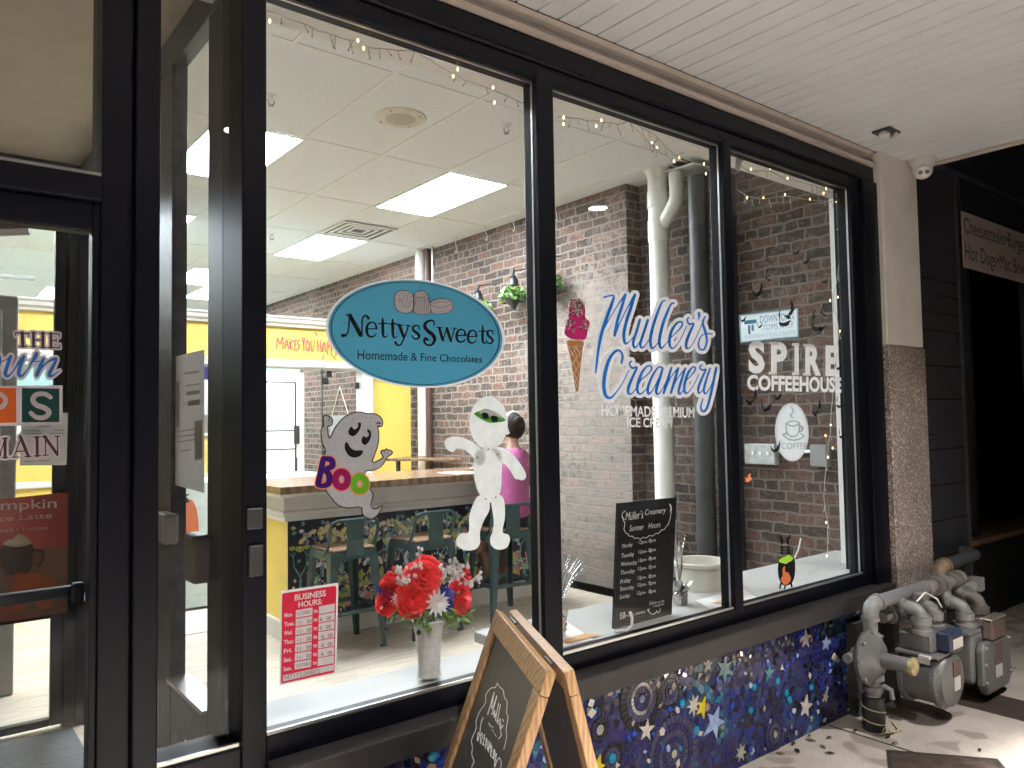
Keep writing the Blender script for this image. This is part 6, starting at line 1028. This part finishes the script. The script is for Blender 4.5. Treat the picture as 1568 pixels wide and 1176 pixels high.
mb.build('print', vinyl('paper_print', (.36, .34, .3), .3), sd)
# ================================================================== A-FRAME CHALKBOARD
OAK = woodmat('oak_frame', (.17, .09, .038), (.32, .19, .085), (6, 6, 1.5), .45, 7); SLATE = pm('slate_grey', (.035, .032, .028), .5, .25, 3)
af = thing('a_frame_chalkboard', 'folding oak A-frame chalkboard standing on the pavement under the first window', 'chalkboard', (1.26, -.5, 0))
PP_, QQ_ = Vector((1.389, -.238, .895)), Vector((1.141, -.75, .895)); rd = (QQ_-PP_).normalized(); nrm = Vector((rd.y, -rd.x, 0)).normalized()
if nrm.x > 0: nrm = -nrm
LEN = (QQ_-PP_).length
def panel(e, sgn):
    o = PP_+nrm*sgn*.008; dn = (nrm*sgn*e-Vector((0, 0, .895))); H = dn.length; dn.normalize(); nn = rd.cross(dn).normalized()
    if nn.dot(nrm)*sgn < 0: nn = -nn
    def bx(mb, s0, s1, t0, t1, h0, h1):
        P = [o+rd*s+dn*t+nn*h for h in (h0, h1) for s, t in ((s0, t0), (s1, t0), (s1, t1), (s0, t1))]; return mb.add(P, [(3, 2, 1, 0), (4, 5, 6, 7), (0, 1, 5, 4), (1, 2, 6, 5), (2, 3, 7, 6), (3, 0, 4, 7)])
    w = .055
    for nm, a in (('rail', (.0, LEN, 0, w)), ('rail', (w+.001, LEN-w-.001, H-.2, H-.2+w)), ('stile', (0, w, w+.001, H-.002)), ('stile', (LEN-w, LEN, w+.001, H-.002))):
        bx(MB(), *a, 0, .024).build(nm, OAK, af, False, .003)
    bx(MB(), w-.006, LEN-w+.006, w-.006, H-.195, .008, .014).build('slate', SLATE, af)
    return o, dn, nn, H, w
o_f, dn_f, nn_f, H_f, w_f = panel(.33, 1); panel(.21, -1)
mb = MB()
for s in (.1, LEN-.1): mb.tube([PP_+rd*(s-.03)-Vector((0, 0, .004)), PP_+rd*(s+.03)-Vector((0, 0, .004))], .004, 8)
mb.build('hinge', DARK, af, True)
AP = Plane(tuple(o_f+nn_f*.0146), tuple(nn_f)); A = Art(AP, 690, 920, 4.595, (120, 560, 640, 1300), 1.6)
ch = [[(150, 1165, 6), (165, 1130, 6), (150, 1080, 6), (155, 1030, 5), (148, 980, 5), (180, 900, 5), (180, 850, 5), (205, 780, 5), (245, 720, 5), (250, 660, 5), (285, 615, 6), (315, 610, 5), (330, 580, 5), (345, 605, 5), (370, 630, 5), (380, 680, 5), (398, 710, 5), (395, 790, 5), (405, 820, 5), (392, 900, 5), (395, 960, 5), (375, 1045, 5)],
      [(262, 800, 7), (285, 720, 7), (308, 645, 7)], [(308, 645, 6), (288, 760, 6), (325, 680, 6)], [(325, 670, 7), (308, 740, 7), (290, 800, 7)], [(300, 800, 6), (312, 770, 6), (306, 820, 6), (322, 790, 6)], [(340, 720, 6), (318, 830, 6), (326, 850, 5)], [(352, 730, 6), (330, 850, 6), (338, 865, 5)], [(335, 850, 5), (352, 830, 5), (345, 870, 6), (350, 885, 5)], [(352, 850, 5), (350, 900, 5), (364, 870, 5)], [(368, 835, 6), (372, 850, 4)], [(372, 880, 5), (352, 910, 5), (358, 945, 6), (338, 972, 5)],
      [(230, 822, 6), (215, 860, 6), (205, 940, 6), (190, 985, 7), (196, 925, 5), (215, 960, 5)], [(210, 1005, 6), (218, 930, 6), (228, 960, 5), (214, 980, 5), (228, 1015, 5)], [(240, 940, 6), (232, 1010, 6), (245, 1015, 5)], [(232, 975, 5), (244, 970, 5)], [(246, 1040, 6), (254, 965, 6), (262, 1050, 6)], [(250, 1015, 4), (260, 1010, 4)], [(266, 1065, 6), (272, 985, 6), (272, 1040, 5), (284, 1000, 6), (282, 1085, 6)], [(292, 1020, 6), (284, 1090, 6), (296, 1100, 5)], [(286, 1060, 5), (296, 1055, 5)], [(300, 1110, 6), (306, 1045, 6), (314, 1070, 5), (302, 1085, 5), (312, 1130, 5)], [(312, 1060, 6), (314, 1100, 5), (324, 1075, 6), (308, 1160, 6)],
      [(310, 1175, 6), (325, 1130, 6), (345, 1105, 6), (358, 1140, 6), (352, 1176, 6)], [(300, 890, 5), (280, 880, 5), (270, 860, 5)], [(310, 935, 4), (322, 955, 4)], [(292, 905, 4), (306, 925, 4)],
      [(150, 1165, 6), (160, 1240, 6), (250, 1290, 6), (360, 1290, 6)]]
A.obj('chalk_writing', A.strokes(ch, 4), 1, CHK, af)
# ================================================================== GAS METERS
GM = pm('meter_grey', (.12, .12, .12), .42, .12, 12, .1); GP = pm('pipe_grey', (.18, .178, .175), .45, .2, 14, .15); GPR = pm('pipe_rusty', (.15, .132, .12), .6, .35, 10, .2); RUST = pm('pipe_tan', (.27, .19, .12), .55, .3, 12, .2); MBL = pm('meter_blue', (.02, .03, .065), .4); LAB = pm('label_white', (.55, .53, .5), .5); MRED = pm('meter_plate', (.11, .07, .062), .5, .3, 60)
def pipe(mb, pts, r): return mb.tube(pts, r, 16)
def elbow(mb, a, b, c, r):
    a, b, c = Vector(a), Vector(b), Vector(c); q = [a.lerp(b, t)*(1-t)+b.lerp(c, t)*t for t in (0, .2, .4, .5, .6, .8, 1)]; mb.tube(q, r, 16)
    for p, d in ((a, (b-a).normalized()), (c, (c-b).normalized())): mb.tube([p-d*.006, p+d*.012], r*1.16, 16)
gw = thing('gas_pipework', 'grey gas riser with regulator disc and pipework feeding both meters', 'gas pipe', (3.55, -.22, 0))
rx, ry = 3.545, -.215
MB().tube([(rx, ry, 0), (rx, ry, .15)], .05, 18).build('ground_sleeve', DARK, gw, True); mb = MB().tube([(rx, ry, .151), (rx, ry, .25)], .036, 16).tube([(rx, ry, .42), (rx, ry, .50)], .032, 16); mb.build('riser', GP, gw, True)
mb = MB().lathe((rx, ry, .22), (0, 0, 1), [(.036, 0), (.052, .004), (.052, .03), (.036, .034)], 6).lathe((rx, ry, .17), (0, 0, 1), [(.036, 0), (.046, .003), (.046, .028), (.036, .03)], 18).lathe((rx, ry, .405), (0, 0, 1), [(.03, 0), (.045, .004), (.045, .03), (.03, .034)], 6).tube([(rx+.02, ry-.04, .2), (rx+.02, ry-.075, .19), (rx+.02, ry-.08, .15)], .012, 8); mb.build('union', GP, gw)
rg = MB().lathe((rx-.03, ry+.03, .335), (0, -1, 0), [(.05, 0), (.115, .02), (.124, .032), (.124, .046), (.112, .052), (.075, .085), (.045, .10)], 36).build('regulator', GM, gw, True)
MB().tube([(rx-.03, ry-.06, .335), (rx-.03, ry-.19, .335)], .034, 18).build('spring_barrel', GM, rg, True); MB().lathe((rx-.03, ry-.1905, .335), (0, -1, 0), [(.037, 0), (.037, .02), (.03, .024)], 14).build('yellow_cap', pm('yellow_paint_dull', (.3, .25, .11), .5, .4, 60), rg, True)
mb = MB()
for k in range(8): a = 6.283*k/8; mb.lathe((rx-.03+.116*math.cos(a), ry-.023, .335+.116*math.sin(a)), (0, -1, 0), [(.008, 0), (.008, .008)], 6)
mb.build('bolts', STEELGREY, rg); MB().tube([(rx-.03, ry+.03, .335), (rx-.03, ry+.07, .335)], .03, 12).lathe((rx, ry, .25), (0, 0, 1), [(.036, 0), (.044, .02), (.05, .07), (.044, .15), (.034, .16)], 16).tube([(rx-.165, ry+.03, .345), (rx-.10, ry+.03, .345)], .022, 10).build('valve_body', GP, rg, True)
mb = MB(); elbow(mb, (rx, ry, .50), (rx, ry, .565), (rx+.065, ry, .565), .036); mb.build('elbow', GP, gw, True)
mb = MB().tube([(rx+.07, ry, .565), (4.14, ry, .565)], .032, 16).tube([(4.14, ry, .565), (4.5, ry-.01, .545)], .03, 16); mb.build('header_pipe', pm('header_grey', (.15, .15, .155), .4, .15, 10), gw, True)
mb = MB()
for x, r_ in ((4.1, .042), (4.2, .05), (4.27, .05), (4.40, .042), (4.47, .046)): mb.tube([(x, ry, .555), (x+.05, ry, .553)], r_, 12)
mb.build('coupling', GPR, gw, True)
mb = MB().tube([(3.72, ry+.03, .47), (4.45, ry+.02, .45)], .026, 14); mb.build('return_pipe', GPR, gw, True)
mb = MB()
for x in (3.80, 3.9, 4.1, 4.3): mb.tube([(x, ry+.028, .466-(x-3.72)*.027), (x+.05, ry+.027, .464-(x-3.72)*.027)], .036, 12)
mb.build('coupling', GP, gw, True)
bp_ = MB(); elbow(bp_, (4.56, -.09, .50), (4.56, -.09, .58), (4.64, -.09, .585), .042); bp_.build('tan_elbow', RUST, gw, True); MB().tube([(4.655, -.09, .586), (5.06, -.09, .60), (5.10, -.05, .60), (5.1, .15, .60)], .036, 14).build('vent_pipe', pm('vent_dark', (.06, .06, .065), .5), gw, True); mb = MB(); elbow(mb, (4.56, -.09, .49), (4.56, -.09, .44), (4.56, -.15, .44), .04); mb.build('tan_elbow', RUST, gw, True)
MB().tube([(rx+.052*math.cos(a*.5), ry+.052*math.sin(a*.5), .13-a*.0045) for a in range(24)]+[(rx-.06, ry-.06, .008), (rx+.05, ry-.09, .006), (rx+.13, ry-.02, .006)], .003, 5).build('yellow_wire', pm('wire_yellow', (.55, .5, .25), .5), gw)
def connection(mb, x, y, z0, hz):
    elbow(mb, (x, y, z0+.075), (x, y, hz), (x, y+.07, hz), .031); mb.lathe((x, y, z0), (0, 0, 1), [(.05, 0), (.05, .02), (.04, .024), (.04, .04), (.046, .044), (.046, .075)], 14)
def meter_a():
    x0, x1, y0, y1 = 3.74, 3.99, -.45, -.24; xm = (x0+x1)/2
    t = thing('gas_meter', 'grey gas meter with a round barrel body and a blue dial box', 'gas meter', (xm, -.35, .06))
    MB().tube([(xm, y1, .205), (xm, y0+.045, .205)], .122, 36).build('barrel', GM, t, True)
    MB().lathe((xm, y0+.044, .205), (0, -1, 0), [(.134, -.02), (.136, 0), (.122, .014), (.118, .03), (.085, .044)], 40).lathe((xm, y1+.001, .205), (0, 1, 0), [(.136, -.02), (.136, 0), (.11, .02)], 40).build('end_cap', GM, t, True)
    MB().box((x0-.005, y0+.02, .318), (x1+.005, y1+.01, .334)).box((x0+.02, y0+.06, .3341), (x1-.02, y1, .415)).build('head', GM, t, False, .016, 3)
    MB().box((xm-.055, y0-.005, .345), (xm+.085, y0+.0595, .43)).build('dial_box', MBL, t, False, .008); MB().box((xm-.035, y0-.008, .355), (xm+.07, y0-.0055, .40)).build('dial', LAB, t); MB().box((xm-.03, y0-.0049, .165), (xm+.035, y0-.0005, .225)).build('label', LAB, t); MB().box((xm-.035, y0-.0052, .232), (xm+.04, y0-.0005, .30)).build('plate', MRED, t, False)
    mb = MB()
    for k in range(9): a = 6.283*k/9; mb.lathe((xm+.128*math.cos(a), y0+.046, .205+.128*math.sin(a)), (0, -1, 0), [(.008, 0), (.007, .01)], 6)
    mb.build('bolts', STEELGREY, t); MB().box((x0-.03, y0+.05, .320), (x0-.0055, y0+.10, .332)).box((x0-.004, y0+.06, .29), (x0+.0, y0+.14, .312)).build('lug', LAB, t)
    mb = MB(); connection(mb, x0+.06, -.33, .412, .525); mb.build('connection', GP, t, True); mb = MB(); connection(mb, x1-.06, -.33, .412, .515); mb.build('connection', GP, t, True)
    MB().tube([(x0+.06, -.26, .525), (x0+.06, -.2, .555)], .03, 12).tube([(x1-.06, -.26, .515), (x1-.06, -.19, .475)], .03, 12).box((x1-.09, -.30, .53), (x1-.03, -.25, .57)).build('cock_valve', GPR, t, True); MB().tube([(x0+.09, -.3, .55), (x0+.14, -.32, .59), (x1-.08, -.36, .56), (x1-.06, -.37, .52)], .004, 5).build('seal_wire', PLASTIC, t)
def meter_b():
    x0, x1, y0, y1 = 4.20, 4.56, -.45, -.24; xm = (x0+x1)/2
    t = thing('gas_meter', 'grey gas meter with a flat square body and dark red plate, behind the barrel meter', 'gas meter', (xm, -.35, .04))
    MB().box((x0, y0+.05, .09), (x1, y1, .345)).build('body', GM, t, False, .03, 4); MB().box((x0-.012, y0+.055, .33), (x1+.012, y1+.01, .355)).build('top_flange', GM, t, False, .01)
    P = [(x0+.01, .10), (x0+.05, .045), (x1-.04, .045), (x1, .09), (x1, .27), (x1-.03, .30), (x0+.04, .30), (x0+.01, .27)]
    MB().extrude([(p[0], y0+.049, p[1]) for p in P], (0, -.04, 0)).build('front_cover', GM, t, False, .012, 3)
    MB().box((xm-.07, y0+.002, .305), (xm+.10, y0+.0485, .40)).build('dial_box', MRED, t, False, .006); MB().box((xm-.075, y0-.002, .4005), (xm+.105, y0+.055, .41)).build('hood', pm('meter_hood', (.4, .37, .3), .25, metal=.7), t, False, .003); MB().box((xm-.03, y0+.003, .115), (xm+.04, y0+.0088, .175)).build('label', LAB, t); MB().box((xm-.04, y0+.0025, .185), (xm+.05, y0+.0088, .285)).build('plate', MRED, t)
    mb = MB()
    for q in ((x0+.03, .11), (x0+.03, .2), (x0+.04, .28), (x1-.03, .28), (x1-.02, .11)): mb.lathe((q[0], y0+.009, q[1]), (0, -1, 0), [(.011, 0), (.009, .01)], 6)
    mb.build('bolts', STEELGREY, t); mb = MB(); connection(mb, x0+.09, -.33, .352, .47); mb.build('connection', GP, t, True); mb = MB(); connection(mb, x1-.08, -.33, .352, .48); mb.build('connection', GPR, t, True)
    MB().tube([(x0+.09, -.26, .47), (x0+.09, -.21, .54)], .03, 12).tube([(x1-.08, -.26, .48), (x1-.08, -.21, .5)], .034, 12).tube([(x1-.1, -.28, .5), (x1+.06, -.27, .52)], .036, 12).box((x1-.02, -.31, .49), (x1+.05, -.25, .56)).build('cock_valve', GP, t, True)
meter_a(); meter_b()
tag(MB().box((3.62, -.102, .0), (4.055, -.052, .44)).build('concrete_block', pm('dark_concrete', (.045, .045, .043), .8, .4, 8, .3)), 'dark concrete backing behind the gas meters', 'concrete block')  # plain dark slab behind the meters
# ================================================================== FITTINGS UNDER THE SOFFIT
sc_ = thing('security_camera', 'white dome security camera with two dark lenses at the soffit corner', 'camera', (4.39, -.17, 2.85)); c = Vector((4.39, -.17, 2.8485))
MB().lathe(c, (0, 0, -1), [(.068, 0), (.068, .018), (.055, .04), (.05, .05)], 32).build('base', PLASTIC, sc_, True)
dv = (Vector(tuple(CAM))-c).normalized(); hc = c+Vector((0, 0, -.058)); MB().ball(hc, .052, 24, 16).build('eyeball', PLASTIC, sc_, True)
fv = (dv+Vector((.05, -.1, -.25))).normalized(); u = fv.cross(Vector((0, 0, 1))).normalized()
mb = MB().lathe(hc+fv*.044, fv, [(.036, 0), (.034, .006), (.026, .0085)], 24); mb.build('face_plate', PLASTIC, sc_, True)
for s in (-1, 1): MB().lathe(hc+fv*.0505+u*s*.016, fv, [(.012, 0), (.012, .004), (.005, .005)], 16).build('camera_lens', DARK, sc_, True)
mo = thing('sensor_light', 'small white angled sensor fitting with a dark top plate under the soffit', 'sensor', (3.80, -.26, 2.85)); c = Vector((3.80, -.26, 2.849))
MB().box((3.745, -.30, 2.838), (3.86, -.21, 2.8495)).build('base_plate', DARK, mo, False, .002); MB().ball(c+Vector((-.03, .0, -.028)), .026, 14, 10, 0, (1.2, 1, .8)).build('sensor_head', PLASTIC, mo, True); MB().add([(3.81, -.30, 2.836), (3.86, -.29, 2.836), (3.80, -.285, 2.80), (3.785, -.29, 2.805), (3.81, -.285, 2.836), (3.86, -.275, 2.836), (3.80, -.27, 2.80), (3.785, -.275, 2.805)], [(3, 2, 1, 0), (4, 5, 6, 7), (0, 1, 5, 4), (1, 2, 6, 5), (2, 3, 7, 6), (3, 0, 4, 7)]).build('bracket', PLASTIC, mo)
# ================================================================== LEAVES, COVER PLATE
LFM = [pm('dead_leaf_dark', (.02, .014, .01), .7), pm('dead_leaf_brown', (.11, .06, .035), .7, .3, 40)]
for i, (x, y, a, s, m) in enumerate([(3.112, -.07, .3, 1, 0), (3.177, -.171, 1.2, .9, 0), (3.138, -.224, 2.1, 1, 0), (3.24, -.07, .7, .7, 1), (3.20, -.10, 1.9, 1.1, 1), (3.45, -.175, .2, .9, 0), (3.547, -.29, 1.1, .9, 0), (3.445, -.356, 2.5, .8, 0), (3.651, -.62, .5, .8, 0), (3.06, -.12, .9, 1.1, 0), (3.29, -.14, 2.8, .8, 0), (3.5, -.30, .1, 1.2, 0), (4.1, -.75, 1.4, .8, 0), (4.35, -.6, .3, .8, 0), (2.98, -.09, 2.2, .9, 1)]):
    mb = MB(); P = []
    for t in (0, .25, .5, .75, 1): P.append((t, .5*math.sin(math.pi*t)**.8*.55))
    L = .045*s; row = []
    for sg in (1, 0, -1):
        for t, w in P: lx, ly = (t-.5)*L, w*L*.7*sg; row.append((x+lx*math.cos(a)-ly*math.sin(a), y+lx*math.sin(a)+ly*math.cos(a), .004+.006*abs(sg)*w*2+.003*random.random()))
    mb.add(row, [(k, k+1, k+6, k+5) for k in (0, 1, 2, 3, 5, 6, 7, 8)]); o = mb.build('fallen_leaf', LFM[m])
    tag(o, ('curled dark dead leaf lying on the pavement by the mosaic wall', 'pale brown dead leaf lying on the pavement by the mosaic wall')[m], 'leaf', 'dead leaves on the pavement')
uc = thing('utility_cover', 'dark rectangular metal cover set in the pavement below the gas meters', 'cover plate', (3.2, -.5, 0)); MB().add([(3.36, -.36, .003), (3.62, -.7, .003), (3.1, -1.1, .003), (2.86, -.62, .003)], [(0, 1, 2, 3)]).build('frame', pm('cover_frame', (.03, .025, .022), .5, .3, 30, .5), uc); MB().add([(3.34, -.385, .006), (3.58, -.69, .006), (3.1, -1.06, .006), (2.9, -.62, .006)], [(0, 1, 2, 3)]).build('lid', pm('cover_lid', (.05, .035, .028), .45, .45, 18, .8, bscale=50), uc)
